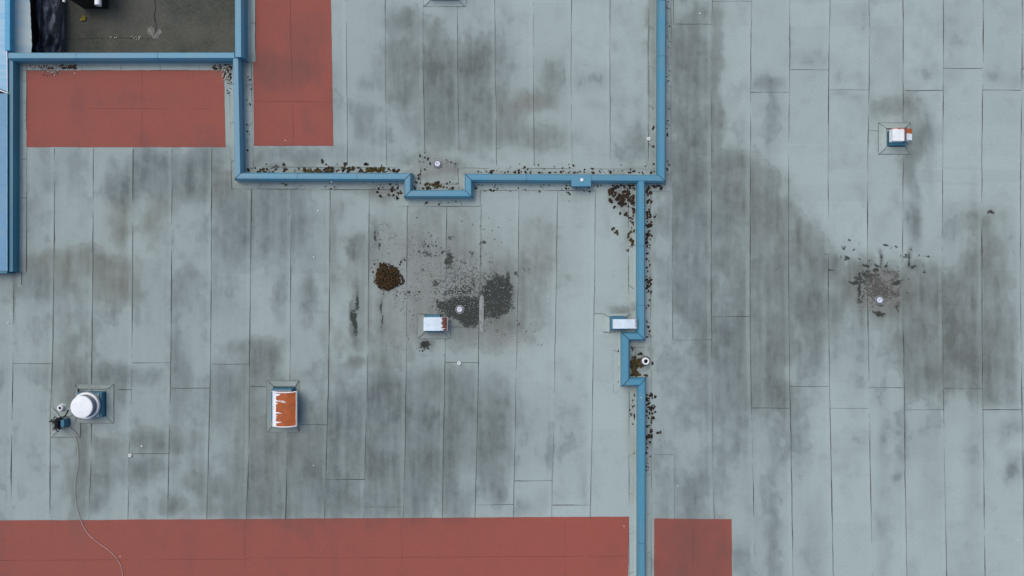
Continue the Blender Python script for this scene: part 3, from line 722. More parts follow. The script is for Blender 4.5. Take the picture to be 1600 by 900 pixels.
# --- twin hood at the far right
t = thing("vent_hood", "two-piece hood alone on the right roof, white box beside a half orange box", "roof vent", P(1396, 216.5), VG)
patch(t, (1372, 192, 1422, 241), (1383, 201, 1413, 230))
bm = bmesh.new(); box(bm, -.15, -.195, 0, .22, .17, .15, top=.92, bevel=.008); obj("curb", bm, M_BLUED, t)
bm = bmesh.new()
box(bm, -.17, -.12, .12, .11, .19, .28, top=.97, bevel=.012)
M_W5 = peeled("white box edge flaked", (.45, .12, .05), 1, .16, .008, 2.2, (10, 2, 1), .09, (.80, .86, .88))
obj("hood", bm, M_W5, t)
bm = bmesh.new(); box(bm, .115, -.10, .10, .29, .18, .26, top=.97, bevel=.01)
M_O5 = peeled("half orange outlet", (.42, .11, .03), 1, .05, .01, 4.4, (7, 5, 1), .16, (.62, .72, .76))
obj("outlet", bm, M_O5, t)
bm = bmesh.new(); box(bm, .096, -.11, .12, .114, .185, .335); obj("flange", bm, simple("rusty flange", (.14, .07, .075), .6), t)

# --- vent mostly beyond the top edge
t = thing("vent_hood", "vent cut off by the top edge, only its grey collar and pale base in view", "roof vent", P(695, -17), VG)
patch(t, (661.5, -45, 728, 10), (672, -35, 717, 2))
bm = bmesh.new(); box(bm, -.33, -.27, 0, .32, .27, .2, top=.95, bevel=.008); obj("curb", bm, simple("lilac grey metal", (.30, .33, .46), .6), t)
bm = bmesh.new(); arch(bm, -.30, .30, -.18, .42, .30, .05); obj("hood", bm, M_P3, t)

# --- cable entry box left
t = thing("cable_entry", "small blue box with a tangle of black cable ends left of the big round cowl", "cable entry", P(104, 659))
patch(t, (79, 636, 126, 683), (96, 650, 112, 667))
bm = bmesh.new(); box(bm, .01, -.08, 0, .10, .09, .24, top=.92, bevel=.006); obj("housing", bm, M_BLUED, t)
bm = bmesh.new()
rr = random.Random(4)
for k in range(60):
    a = rr.uniform(math.radians(95), math.radians(265)); L = rr.uniform(.05, .2); z = rr.uniform(.12, .3); y = rr.uniform(-.09, .08)
    pts_ = [(-.02, y, z), (-.06 + L * .3 * math.cos(a), y + .3 * L * math.sin(a), z + .03), (-.05 + L * math.cos(a), y + L * math.sin(a) * .6, z - rr.uniform(.0, .1))]
    tube(bm, spline(pts_, 4), rr.uniform(.009, .018), 6)
tube(bm, [(-.05, -.03, .25), (-.2, -.045, .16), (-.33, -.065, .05)], .008, 6)
tube(bm, [(-.02, .09, .15), (.0, .16, .05), (.03, .22, .03), (.05, .28, .02)], .014, 6)
box(bm, -.13, -.08, .08, .0, .06, .2, bevel=.02)
obj("cable_bundle", bm, M_BLACK, t)

# --- thin cable running over the red band
bm = bmesh.new()
cp = [(113,676),(119,684),(122,700),(123,725),(119,745),(118,768),(121,795),(127,812),(133,825),(142,837),(155,848),(169,858),(180,868),(188,880),(192,893),(193,912),(190,960),(196,1010)]
tube(bm, [tuple(P(x, y).xy) + (.022,) for x, y in spline(cp, 6)], .0055, 6)
o = obj("cable", bm, simple("pale pink cable", (.52, .40, .38), .5)); tag(o, "thin pale cable snaking down from the cable entry over the red band", "cable")

# --- open pipes
def pipe(label, px, r, h=.32, inner=.55):
    t = thing("vent_pipe", label, "vent pipe", P(*px), "open white vent pipes")
    bm = bmesh.new(); lathe(bm, [(r * 1.02, 0), (r, h), (r * .97, h + .006), (r * inner * 1.06, h + .006), (r * inner, h), (r * inner, .02)], 32); obj("pipe", bm, M_PVC, t, True)
    bm = bmesh.new(); lathe(bm, [(r * inner * .999, h - .02), (0, h - .02)], 24); obj("bore", bm, M_HOLE, t)
    bm = bmesh.new(); lathe(bm, [(r * 1.5, .006), (r * 1.3, .014), (r * 1.05, .02), (r * 1.03, .035)], 32); obj("collar", bm, M_IRON if px[0] > 800 else M_FLASH, t, True)
pipe("open white pipe beside the big round cowl", (98, 636.5), .064, .10)
pipe("open white pipe standing in the recess of the central blue parapet", (1007.6, 563.6), .082, .13)

# --- roof drains with white domes
def drain(label, px, r=.07, ring=.105, h=.05):
    t = thing("roof_drain", label, "roof drain", P(*px), "roof drains with white caps")
    bm = bmesh.new(); lathe(bm, [(ring, .012), (ring * .97, .022), (ring * .86, .022), (ring * .82, .012)], 36); obj("clamp_ring", bm, M_GREYM, t, True)
    bm = bmesh.new(); lathe(bm, [(ring * .82, .0115), (r * .8, .0110), (0, .0105)], 36); obj("sump", bm, M_IRON, t)
    bm = bmesh.new(); lathe(bm, [(r * .92, .012), (r, h * .6), (r * .97, h), (r * .8, h + .008), (r * .35, h + .008), (r * .33, h + .003), (0, h + .003)], 32); obj("cap", bm, M_DRAINCAP, t, True)
M_DRAINCAP = simple("pale drain cap", (.60, .62, .70), .5, .3, .08, 20)
drain("round drain with a pale cap in the black lichen patch in the middle", (718.5, 483.5))
drain("round drain with a pale cap in front of the notch of the long parapet", (684, 256.5))
drain("round drain with a pale cap in the scaly dirt patch of the right roof", (1373.2, 469))

def washer(label, px, r=.04):
    t = thing("white_vent_cap", label, "vent cap", P(*px), "small ring-shaped white caps")
    bm = bmesh.new(); lathe(bm, [(r, .006), (r * .98, .03), (r * .85, .04), (r * .45, .04), (r * .4, .03)], 24); obj("ring", bm, M_PVC, t, True)
    bm = bmesh.new(); lathe(bm, [(r * .42, .028), (0, .028)], 20); obj("core", bm, M_GREYM, t)
washer("small ring-shaped white cap below the middle drain on the sheet lap", (717.6, 567.3), .044)
washer("small ring-shaped white cap next to the long parapet's upper right run", (1013.6, 217.2), .042)
washer("small ring-shaped white cap on the lower left roof below the big round cowl", (204, 711.2), .040)

# ------------------------------------------------------------------ moss, litter, gravel
def moss_mat(name, a, b, c_):
    s = NT(name, .95, .1)
    at = s.n("ShaderNodeAttribute", attribute_name="tone"); n = s.noise(s.coord(), 30, 5, .65)
    sep = s.n("ShaderNodeSeparateColor"); s.l(at.outputs["Color"], sep.inputs[0])
    c = s.mix(s.ramp(sep.outputs[0], .2, .8), a, b); c = s.mix(s.ramp(n, .45, .7), c, c_)
    s.bump(s.noise(s.coord(), 60, 3, .6), .8, .01)
    return s.out(c)
M_MOSS = moss_mat("dry moss", (.022, .020, .020), (.060, .036, .026), (.030, .034, .020))
M_MOSSG = moss_mat("olive moss", (.042, .034, .020), (.092, .074, .026), (.040, .036, .022))
M_MOUND = moss_mat("rust brown moss", (.036, .026, .018), (.095, .045, .022), (.060, .055, .024))
M_GRAVEL = simple("pale gravel", (.62, .62, .58), .8, .2, .3, 40)

def clump(bm, lay, x, y, r, hgt, rr, z0=.004):
    """lumpy low cushion; x,y,r in reference units"""
    p = P(x, y); R = r * S; n = 9 if r < 2.5 else 13
    ph = rr.uniform(0, 6.28); e = rr.uniform(.6, 1.0); ca, sa = math.cos(ph), math.sin(ph)
    rad = [1 + rr.uniform(-.38, .38) for _ in range(n)]
    tone = rr.random()
    rings = []
    for k, (f, z) in enumerate(((1.0, 0), (.82, .55), (.45, .95))):
        ring = []
        for i in range(n):
            a = 2 * math.pi * i / n; q = R * f * rad[i] * (1 + rr.uniform(-.08, .08))
            u, v = q * math.cos(a), q * e * math.sin(a)
            ring.append(bm.verts.new((p.x + u * ca - v * sa, p.y + u * sa + v * ca, z0 + hgt * z * rr.uniform(.7, 1.2))))
        rings.append(ring)
    c = bm.verts.new((p.x, p.y, z0 + hgt * rr.uniform(.8, 1.1)))
    vs = [v for r_ in rings for v in r_] + [c]
    for v in vs: v[lay] = (min(1, max(0, tone + rr.uniform(-.15, .15))),) * 3 + (1,)
    for A, B in zip(rings, rings[1:]):
        for i in range(n): bm.faces.new((A[i], A[(i + 1) % n], B[(i + 1) % n], B[i]))
    for i in range(n): bm.faces.new((rings[-1][i], rings[-1][(i + 1) % n], c))

def moss(name, label, specs, mat, seed, cat="moss", kind="stuff"):
    rr = random.Random(seed); bm = bmesh.new(); lay = bm.verts.layers.float_color.new("tone")
    for sp in specs:
        x0, y0, x1, y1, n, r0, r1 = sp[:7]; bias = sp[7] if len(sp) > 7 else None
        for _ in range(max(2, int(n * .78)) if n > 12 else n):
            u, v = rr.random(), rr.random()
            if bias == 'up': v = v ** 2
            elif bias == 'down': v = 1 - (1 - v) ** 2.2 if False else 1 - v ** 2.2
            elif bias == 'left': u = u ** 2
            elif bias == 'right': u = 1 - u ** 2
            elif bias == 'gauss': u = min(1, max(0, rr.gauss(.5, .2))); v = min(1, max(0, rr.gauss(.5, .2)))
            r = r0 + (r1 * 1.12 - r0) * rr.random() ** 1.3
            X_, Y_ = x0 + (x1 - x0) * u, y0 + (y1 - y0) * v
            clump(bm, lay, X_, Y_, r, r * S * .45, rr, .010)
            if r > 2 and rr.random() < .6:
                a = rr.uniform(0, 6.28); clump(bm, lay, X_ + r * math.cos(a), Y_ + r * math.sin(a), r * .6, r * S * .3, rr, .010)
    o = obj(name, bm, mat); tag(o, label, cat, None, kind); return o

def gravel(label, specs, seed, mat=None, r_=(.35, .95)):
    rr = random.Random(seed); bm = bmesh.new()
    for (x0, y0, x1, y1, n, bias) in specs:
        for _ in range(n):
            u, v = rr.random(), rr.random()
            if bias: u = min(1, max(0, rr.gauss(.5, .22))); v = min(1, max(0, rr.gauss(.5, .22)))
            p = P(x0 + (x1 - x0) * u, y0 + (y1 - y0) * v); r = rr.uniform(*r_) * S
            m = bmesh.ops.create_icosphere(bm, subdivisions=1, radius=r)
            for w_ in m['verts']: w_.co = Vector((w_.co.x * rr.uniform(.8, 1.2), w_.co.y * rr.uniform(.8, 1.2), w_.co.z * .7)) + Vector((p.x, p.y, .014 + r * .3))
    o = obj("gravel", bm, mat or M_GRAVEL); tag(o, label, "gravel", None, "stuff"); return o

moss("moss", "dark moss clumps strewn along the north foot of the long parapet's left run", [(378,262,628,269,90,.8,2.6,'down'),(400,256,600,266,22,.9,2.6),(378,240,386,270,16,.7,1.8,'left'),(374,93,392,135,34,.6,1.7,'left'),(376,135,394,200,22,.6,2.),(376,200,390,262,26,.6,1.8,'left'),(740,264,1024,270,90,.7,2.2,'down'),(760,256,1010,268,22,.8,2.),(1020,190,1027,270,30,.6,1.9,'right'),(1023,150,1027,190,10,.5,1.2)], M_MOSS, 1)
moss("moss", "olive moss tufts against the long parapet above its left run", [(470,262,520,269,26,1.4,3.2,'down'),(528,261,552,268,12,1.4,3.),(572,262,602,268,22,1.8,3.2),(596,262,600,268,4,2,3),(503,251,510,257,3,1.6,2.6),(404,263,420,268,6,1.2,2.2)], M_MOSSG, 2)
moss("moss", "dark and olive moss caught inside the notch of the long parapet", [(648,284,724,296,38,.9,2.4,'down'),(646,270,656,294,16,1,2.6,'left'),(655,238,665,270,8,.8,2.),(664,244,700,262,16,.7,1.8),(700,252,712,262,8,.6,1.4)], M_MOSS, 3)
moss("moss", "olive moss cushions in the corner of the parapet notch", [(662,287,676,294,7,1.8,3.2),(680,288,688,293,5,1.6,2.8)], M_MOSSG, 4)
moss("moss", "dark moss bits under the south foot of the long parapet", [(376,282,480,291,26,.5,1.5,'up'),(480,282,560,296,14,.5,1.4,'up'),(562,282,628,288,30,.8,2.2,'up'),(588,288,628,310,46,.8,2.3),(640,309,722,322,18,.6,1.8,'up'),(738,285,780,300,34,.7,2.,'up'),(780,284,892,302,28,.6,1.7,'up'),(872,286,896,316,14,.6,1.8),(896,292,924,300,12,.6,1.4)], M_MOSS, 5)
moss("moss", "dense brown moss and litter heaped in the corner of the two blue parapets", [(924,283,996,290,50,.9,2.6),(950,286,995,322,100,1.,3.4,'right'),(954,300,994,324,30,1.4,3.4),(962,318,996,345,26,1.2,3.2,'right'),(980,340,996,352,8,1.,2.)], M_MOSS, 6)
moss("moss", "olive brown moss clumps left of the central parapet below its corner pile", [(980,360,995,378,26,1.4,3.4),(978,378,996,392,8,1.,2.2),(984,350,996,360,4,1.,2.),(955,356,959,361,3,1.6,2.4),(959,360,965,367,4,1.8,2.6)], M_MOSSG, 7)
moss("moss", "dark moss chain along the east foot of the central blue parapet", [(1010,286,1034,296,40,.7,2.3),(1010,296,1018,340,34,.8,2.6,'left'),(1010,340,1018,380,36,1.,2.6,'left'),(1010,380,1018,460,46,.8,2.,'left'),(1010,436,1018,455,14,1.2,2.6,'left'),(1010,460,1017,530,16,.7,2.,'left'),(1010,612,1018,700,52,.9,2.9,'left'),(1012,610,1024,680,22,.9,2.2),(1018,636,1024,656,7,1.6,2.4),(1028,672,1034,678,2,2,2.6),(1010,700,1016,735,24,.6,1.6,'left'),(1022,335,1027,341,3,1.2,2.),(1042,0,1046,190,34,.4,1.3,'left'),(1042,200,1046,270,18,.6,1.6,'left'),(1036,270,1044,290,5,.6,1.2)], M_MOSS, 8)
moss("moss", "dark moss bits along the west foot of the central blue parapet", [(984,614,996,660,40,.6,1.8,'right'),(990,648,996,652,3,1.6,2.4),(988,660,996,730,14,.6,1.4,'right'),(966,530,970,600,10,.5,1.3),(990,420,996,520,8,.5,1.4,'right')], M_MOSS, 9)
moss("moss", "thick olive moss cushion in the recess beside the white pipe", [(987,562,1000,590,46,1.6,3.8,'left'),(988,555,994,590,20,1.4,2.6),(1000,566,1008,578,6,1.,2.2)], M_MOSSG, 10)
moss("moss", "dark moss crumbs in the recess of the central parapet", [(987,536,991,590,22,.7,1.8,'left'),(996,552,1006,562,14,.9,2.2),(1000,584,1010,592,10,1.,2.4),(1018,566,1022,569,3,1.4,2.2),(988,584,1006,592,14,.8,2.)], M_MOSS, 11)
moss("moss", "thin dark litter line along the foot of the tall blue wall", [(23,98,26,420,120,.5,1.3,'left'),(24,230,32,280,16,.5,1.3),(22,395,26,424,24,.7,1.6)], M_MOSS, 12)
moss("leaf_litter", "dark litter heap in the left corner above the wide red rectangle", [(44,95,120,107,110,.8,2.4),(108,96,118,108,16,1.4,3.),(118,94,152,98,26,.7,1.8),(286,95,292,100,6,1.2,2.2),(232,95,262,100,8,.6,1.3),(66,106,92,120,16,.4,1.2)], M_MOSS, 13, "litter")
moss("leaf_litter", "dark litter in the corner where courtyard parapet meets the long parapet", [(332,95,362,108,60,.7,2.2),(350,106,362,130,40,.7,2.1),(355,128,362,150,10,.6,1.2)], M_MOSS, 14, "litter")
gravel("pale gravel in the left corner litter above the wide red rectangle", [(44,96,116,107,240,False),(66,104,96,118,60,True)], 21, simple("grey brown gravel", (.36, .34, .31), .8, .2, .4, 60), (.4, 1.1))
gravel("white gravel in the litter where courtyard parapet meets the long parapet", [(338,96,361,112,50,False),(348,104,361,130,60,False)], 22, simple("mixed gravel", (.46, .44, .40), .8, .2, .5, 60), (.4, 1.2))
gravel("white gravel among the moss in the corner of the two blue parapets", [(968,284,996,324,120,False),(952,290,975,310,26,False),(980,360,994,384,14,False),(1010,290,1016,380,20,False)], 23, None, (.3, .75))
gravel("scattered white gravel by the notch, south of the long parapet", [(566,283,600,288,26,False),(588,288,626,308,26,False)], 24, None, (.3, .7))
gravel("fine white gravel scattered over the gritty middle of the roof", [(680,420,745,480,320,True),(650,380,790,510,280,True),(600,375,700,480,90,True),(580,410,632,460,20,False),(760,400,900,470,60,True),(612,452,640,470,12,False)], 25, simple("dusty gravel", (.40, .42, .41), .8, .2, .35, 40), (.25, .75))
# dark crumbs of lichen over the gritty middle
moss("lichen", "black lichen crumbs peppered across the gritty middle of the roof", [(640,340,800,420,90,.3,.9),(580,345,620,400,40,.3,.9),(600,440,700,560,130,.25,.8),(650,400,820,520,160,.3,.8,'gauss'),(654,530,676,552,50,.5,1.5,'gauss'),(740,500,850,540,70,.3,.9),(630,455,662,470,18,.6,1.5),(648,358,690,400,34,.5,1.5,'gauss'),(1340,400,1420,470,40,.4,1.1)], moss_mat("grey black lichen", (.03, .033, .032), (.06, .062, .056), (.05, .05, .045)), 26, "lichen")

# the big round moss mound
rr = random.Random(55); bm = bmesh.new(); lay = bm.verts.layers.float_color.new("tone")
for _ in range(420):
    a = rr.uniform(0, 6.283); q = 21.5 * rr.random() ** .55 * (1 + .12 * math.sin(3 * a + 1) + .08 * math.sin(5 * a))
    x, y = 606 + q * math.cos(a), 433 + q * math.sin(a) * .98
    clump(bm, lay, x, y, rr.uniform(.9, 2.9) * (1 - .35 * (q > 20)), .03, rr, .006 + .05 * max(0, 1 - (q / 22) ** 2))
o = obj("moss_mound", bm, M_MOUND); tag(o, "big round rust brown moss mound on the middle roof", "moss")
moss("moss", "dark crumbs fringing the big round moss mound", [(580,405,634,462,90,.4,1.5,None)], M_MOSS, 15)

# single bright pebbles
PB = [((497,329.5),"bright pebble on the grey sheet well below the long parapet's left run"),((490.5,402),"bright pebble halfway between the parapet and the orange hood"),
 ((13.5,504.5),"lower of two white pebbles at the left photo edge"),((17.5,490),"upper of two white pebbles at the left photo edge"),((222,697),"white pebble up and right of the small ring cap on the lower left roof"),
 ((518,284.3),"white pebble on the lower edge of the long parapet's left run"),((560,309),"white pebble left of the parapet notch, below its gravel"),((188,869),"white pebble on the red band just left of the cable"),
 ((975,822),"white pebble at the right end of the long red band"),((668,189.5),"white pebble on the dark streaks above the notch drain"),((117,114.5),"white pebble at the top of the wide red rectangle"),
 ((352,109.5),"white pebble by the litter at the right corner of the wide red rectangle"),((1093,21.5),"white pebble at the top, right of the long parapet"),((1370,92),"white pebble above the far right two-piece hood"),
 ((619.5,322),"white pebble just below the left corner of the parapet notch"),((857,463),"white pebble right of the black lichen patch"),((1002,621),"white pebble on the coping of the central parapet"),
 ((446,219.5),"white pebble at the foot of the upright red strip"),((841,284.5),"white pebble against the parapet left of the blue cover plate"),((1059,759),"white pebble above the short red piece"),
 ((1590,844),"white pebble near the bottom right photo corner"),((490,727),"white pebble right of and below the orange hood")]
for k, ((x, y), lab) in enumerate(PB):
    bm = bmesh.new(); bmesh.ops.create_icosphere(bm, subdivisions=2, radius=.5)
    r = .018 if k in (0, 1, 2, 4, 11, 12) else .011
    for v in bm.verts: v.co = Vector((v.co.x * 2 * r * 1.15, v.co.y * 2 * r * .9, v.co.z * 1.3 * r)) * (1 + .15 * mnoise.noise(v.co * 3 + Vector((k, 0, 0))))
    zz = .27 if (x, y) in ((1002, 621),) else (.29 if (x, y) == (518, 284.3) else 0)
    o = obj("white_pebble", bm, M_WHITE, None, True, P(x, y, zz) + Vector((0, 0, .5 * r + .005)))
    tag(o, lab, "pebble", "loose white pebbles scattered over the roof")

# pale lap repair strip beside the middle drain
bm = bmesh.new()
pts_ = [(749.5,520),(748.8,500),(748.8,475),(749.3,466),(751,462.5),(753.5,461.5),(755.5,464),(756.3,470),(755.8,490),(755.6,505),(754.5,520)]
top = [bm.verts.new(tuple(P(x, y).xy) + (.013,)) for x, y in pts_]; bot = [bm.verts.new(tuple(P(x, y).xy) + (.001,)) for x, y in pts_]
bm.faces.new(top)
for i in range(len(pts_) - 1): bm.faces.new((top[i], top[i + 1], bot[i + 1], bot[i]))
o = obj("lap_repair", bm, simple("grey lap strip", (.255, .275, .265), .85, .2, .18, 14)); tag(o, "pale upright strip of lapped membrane crossing the black lichen patch", "repair strip")

# ------------------------------------------------------------------ tall light blue building at the left edge
def striped(name, c1, c2, c3):
    s = NT(name, .5, .35)
    n = s.noise(s.coord((1, .9, .35)), 3.0, 4, .6); w = s.noise(s.coord((1, 7, .5)), 1.2, 4, .6)
    c = s.mix(s.ramp(w, .35, .65), c1, c2); c = s.mix(s.ramp(n, .5, .8), c, c3); return s.out(c)
t = thing("blue_building", "light blue metal clad roof edge of the neighbouring building along the left photo edge", "building", P(-10, 300))
org = t.location
def slab(name, pts, z0, z1, mat):
    bm = bmesh.new(); T = [bm.verts.new((P(x, y, z1).x - org.x, P(x, y, z1).y - org.y, z1)) for x, y in pts]; B = [bm.verts.new((v.co.x, v.co.y, z0)) for v in T]
    bm.faces.new(T); bm.faces.new(B[::-1]); n = len(T)
    for i in range(n): bm.faces.new((T[i], B[i], B[(i + 1) % n], T[(i + 1) % n]))
    return obj(name, bm, mat, t)
slab("steel_blue_roof", [(10.8,146),(10.8,423),(-620,423),(-620,146)], .0, .25, striped("steel blue cladding", (.12, .28, .44), (.11, .26, .40), (.16, .30, .42)))
slab("sky_blue_roof", [(11.4,143),(-620,-104),(-620,-420),(9,-420),(9,0),(11,84)], .02, .16, striped("sky blue cladding", (.30, .48, .62), (.19, .42, .59), (.46, .56, .62)))
def trim(name, pts, r, z, mat):
    bm = bmesh.new(); tube(bm, [P(x, y, z) - org for x, y in pts], r, 6); return obj(name, bm, mat, t)
trim("white_edge", [(12,145.6),(0,141),(-200,63)], .014, .255, M_WHITE)
trim("foot_trim", [(11.6,144),(11.2,88),(10.6,78)], .010, .165, M_WHITE)
trim("steel_edge", [(11.2,146),(11.2,423)], .012, .255, simple("pale teal edge", (.22, .45, .52), .5))
bm = bmesh.new(); a = P(13, 423.5, .2) - org; b = P(-300, 423.5, .2) - org; box(bm, b.x, a.y - .05, .0, a.x, a.y, .24); obj("skirt", bm, M_BLUED, t)
bm = bmesh.new(); a = P(7, 79, .19) - org; b = P(15.5, -300, .19) - org; box(bm, a.x, a.y, .03, b.x, b.y, .19, bevel=.02); obj("ledge", bm, striped("sky blue ledge", (.07, .34, .54), (.06, .30, .50), (.14, .40, .56)), t)

# ------------------------------------------------------------------ sunken courtyard
FL = -1.2
bm = bmesh.new(); a = P(8, 88); b = P(372, -220)
g = []
nxx, nyy = 60, 40
for j in range(nyy + 1):
    g.append([bm.verts.new((a.x + (b.x - a.x) * i / nxx, a.y + (b.y - a.y) * j / nyy, FL)) for i in range(nxx + 1)])
for j in range(nyy):
    for i in range(nxx): bm.faces.new((g[j][i], g[j][i + 1], g[j + 1][i + 1], g[j + 1][i]))
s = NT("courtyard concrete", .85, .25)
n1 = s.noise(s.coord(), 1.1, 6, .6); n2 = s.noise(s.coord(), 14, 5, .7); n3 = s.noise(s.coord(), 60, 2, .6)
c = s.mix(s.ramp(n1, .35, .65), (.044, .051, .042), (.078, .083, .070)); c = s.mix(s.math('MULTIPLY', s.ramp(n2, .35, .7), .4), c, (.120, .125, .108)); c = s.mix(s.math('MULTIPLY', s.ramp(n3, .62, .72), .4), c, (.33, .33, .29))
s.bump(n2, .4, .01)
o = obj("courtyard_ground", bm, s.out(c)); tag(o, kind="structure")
# concrete patch and cracks
def at_floor(px, py, z=FL): return P(px, py, z)
bm = bmesh.new()
rr = random.Random(9)
def crack(pts, w=.012):
    pr = None
    for i, (x, y) in enumerate(spline(pts, 6)):
        v = at_floor(x, y, FL + .006); ww = w * rr.uniform(.3, 1.2)
        cur = (bm.verts.new(v + Vector((ww, ww * .5, 0))), bm.verts.new(v - Vector((ww, ww * .5, 0))))
        if pr: bm.faces.new((pr[0], pr[1], cur[1], cur[0]))
        pr = cur
crack([(242,-60),(243,-20),(242,0),(243,14),(241,25),(244,40),(242,52),(236,59),(228,60)], .016)
crack([(228,60),(205,60),(180,58.5),(150,60),(104,61)], .010)
o = obj("ground_crack", bm, simple("dark crack", (.03, .033, .028), .9)); o.parent = bpy.data.objects["courtyard_ground"]
bm = bmesh.new()
for (cx_, cy_, r) in ((236,49,7),(248,50,5),(243,55,6)):
    vs = [bm.verts.new(at_floor(cx_ + r * math.cos(k * .785) * rr.uniform(.7, 1.2), cy_ + r * math.sin(k * .785) * rr.uniform(.7, 1.2), FL + .003 + r * .0002)) for k in range(8)]
    bm.faces.new(vs)
o = obj("mortar_patch", bm, simple("grey mortar", (.17, .18, .16), .9, .2, .3, 10)); tag(o, "pale mortar patch at the bend of the crack in the courtyard floor", "mortar patch")
# courtyard inner walls
t = thing("courtyard_walls", "walls lining the sunken dark courtyard, with a pale sloping apron on the west side", "courtyard wall", P(190, 84))
org = t.location
def inner(name, x0, y0, x1, y1, z0, z1, mat):
    a, b = P(x0, y1), P(x1, y0); bm = bmesh.new(); box(bm, a.x - org.x, a.y - org.y, z0, b.x - org.x, b.y - org.y, z1); return obj(name, bm, mat, t)
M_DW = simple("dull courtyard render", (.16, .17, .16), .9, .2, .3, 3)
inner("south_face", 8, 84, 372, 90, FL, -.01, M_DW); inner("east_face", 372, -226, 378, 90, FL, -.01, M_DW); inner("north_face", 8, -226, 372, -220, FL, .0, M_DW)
# pale west lining with a ragged lower edge
bm = bmesh.new(); pr = None
xw = P(14, 0).x - org.x
for i in range(90):
    y = 90 - i * 3.5; d = -.78 + .05 * mnoise.noise(Vector((i * .35, 1, 0))) + .02 * mnoise.noise(Vector((i * 1.3, 3, 0))) - (.035 if y < 44 else 0) - max(0, (40 - y)) * .0012
    p = P(14, y); q_ = P(49.5 + (d + .78) * 30, y, -.2)
    cur = [bm.verts.new((xw, p.y - org.y, .02)), bm.verts.new((q_.x - org.x, p.y - org.y, -.2)), bm.verts.new((q_.x - org.x - .02, p.y - org.y, -.23)), bm.verts.new((xw - .03, p.y - org.y, -.03))]
    if pr:
        for q in range(3): bm.faces.new((pr[q], pr[q + 1], cur[q + 1], cur[q]))
    pr = cur
s = NT("pale worn lining", .7, .2); n1 = s.noise(s.coord((1, 3, 1)), 1.6, 5, .6)
c = s.mix(s.ramp(n1, .35, .68), (.62, .72, .68), (.50, .66, .72)); obj("west_apron", bm, s.out(c), t)
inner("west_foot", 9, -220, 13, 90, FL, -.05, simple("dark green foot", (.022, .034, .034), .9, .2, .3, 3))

# dark tarp bundle along the west wall
t = thing("tarp_bundle", "rumpled dark grey tarpaulin lying along the pale west wall of the courtyard", "tarpaulin", P(70, 40, FL))
org = t.location
bm = bmesh.new(); rows = []
nu, nv = 54, 110
for j in range(nv + 1):
    y = 92 - 150 * j / nv; row = []
    for i in range(nu + 1):
        u = i / nu
        wob = 2.5 * mnoise.noise(Vector((0, y / 25, 5))) + (-4 * math.exp(-((y - 76) / 7) ** 2))
        xl = 55 + wob + 3.2 * (y > 20) * 0 + 5 * sstep(20, 60, np.array(y)) - 4 * math.exp(-((y - 76) / 8) ** 2) ; xr = 102
        x = xl + (xr - xl) * u
        hgt = (.85 if u > 0 else 0) * (1 - u ** 2.5) * (.85 + .15 * math.sin(y / 18))
        fold = .10 * abs(math.sin(u * 11 + 2.6 * mnoise.noise(Vector((u * 1.5, y / 40, 0))) + y / 60)) ** .7 + .12 * mnoise.noise(Vector((u * 4, y / 26, 2))) + .035 * mnoise.noise(Vector((u * 14, y / 9, 8)))
        z = FL + max(0.0, hgt * .62 + fold * (math.sin(math.pi * u) ** .5 if 0 < u < 1 else 0)) * (1 if 0 < u < 1 else 0)
        z = max(z, FL + .002)
        row.append(bm.verts.new(P(x, y, z) - org))
    rows.append(row)
for A, B in zip(rows, rows[1:]):
    for i in range(nu): bm.faces.new((A[i], A[i + 1], B[i + 1], B[i]))
s = NT("dark tarpaulin", .45, .5); n = s.noise(s.coord((2, .6, 2)), 3, 4, .6)
obj("sheet", bm, s.out(s.mix(s.ramp(n, .35, .7), (.040, .047, .060), (.17, .19, .225))), t, True)

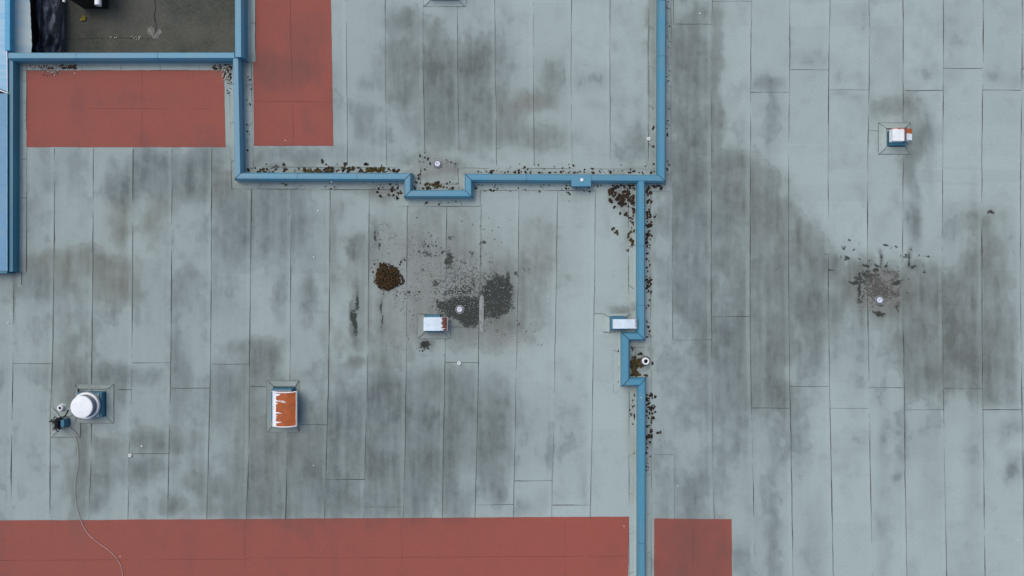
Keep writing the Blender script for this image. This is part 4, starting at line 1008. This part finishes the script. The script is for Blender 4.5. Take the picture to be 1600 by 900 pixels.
# dark chest with white posts
t = thing("storage_chest", "black chest with a white post at its corner, cut off by the top edge", "chest", P(125, -8, FL))
org = t.location
bm = bmesh.new(); a = P(106, -2, -.6) - org; b = P(147, -40, -.6) - org
box(bm, a.x, a.y, 0.0, b.x, b.y, .6, bevel=.02); obj("body", bm, M_BLACK, t)
bm = bmesh.new(); box(bm, a.x - .02, a.y - .02, .602, b.x + .02, b.y + .02, .66, bevel=.012); obj("lid", bm, simple("black lid", (.014, .015, .02), .8), t)
for (x, y) in ((151, 8.2), (97.5, 3)):
    bm = bmesh.new(); c_ = P(x, y, -.5) - org; r = .075 if x > 120 else .03
    tube(bm, [(c_.x, c_.y + .02, .64), (c_.x, c_.y + 1.0, .64)], r, 20); obj("rail", bm, M_PVC, t, False)
# yellow leaf scrap
bm = bmesh.new()
for (dx, dy, r, a0) in ((0,0,2.2,0),(-2.5,3,2.,1),(2,3.5,2.,2),(0,-3,1.4,3),(-1,5,1.6,.6),(3,-.5,1.2,.2)):
    vs = [bm.verts.new(at_floor(129.5 + dx + r * math.cos(a0 + k * 1.047) * rr.uniform(.6, 1.3), 27 + dy + r * math.sin(a0 + k * 1.047) * rr.uniform(.6, 1.3), FL + .02 + rr.uniform(0, .03))) for k in range(6)]
    bm.faces.new(vs)
o = obj("dead_leaf", bm, simple("yellow leaf", (.26, .22, .025), .7, .2, .5, 30)); tag(o, "yellow dead leaf scrap on the dark courtyard floor", "leaf")
gravel("pale chips on the courtyard floor by the crack", [(170,58,190,60,6,False),(205,57,232,62,12,False)], 61)
for o_ in [sc.objects[-1]]:
    o_.location.z = FL
    for v in o_.data.vertices: v.co.x *= 1.075; v.co.y *= 1.075
cg = sc.objects[-1]

# ------------------------------------------------------------------ building body and surrounding ground
t = thing("building_below", "outer walls of the flat roofed building, below the roof edge", "building", P(800, 450, -6)); org = t.location
x0, x1, y0, y1 = (-620 - 800) * S, (2200 - 800) * S, (450 - 1800) * S, (450 + 900) * S
for (a0, b0, a1, b1) in ((x0, y0, x1, y0 + .2), (x0, y1 - .2, x1, y1), (x0, y0 + .2, x0 + .2, y1 - .2), (x1 - .2, y0 + .2, x1, y1 - .2)):
    bm = bmesh.new(); box(bm, a0, b0, 0, a1, b1, 5.99); obj("wall", bm, M_DW, t)
bm = bmesh.new(); bmesh.ops.create_grid(bm, x_segments=4, y_segments=4, size=1500)
o = obj("ground", bm, simple("asphalt ground", (.06, .06, .062), .9, .2, .2, .2), None, False, (0, 0, -6)); tag(o, kind="structure")
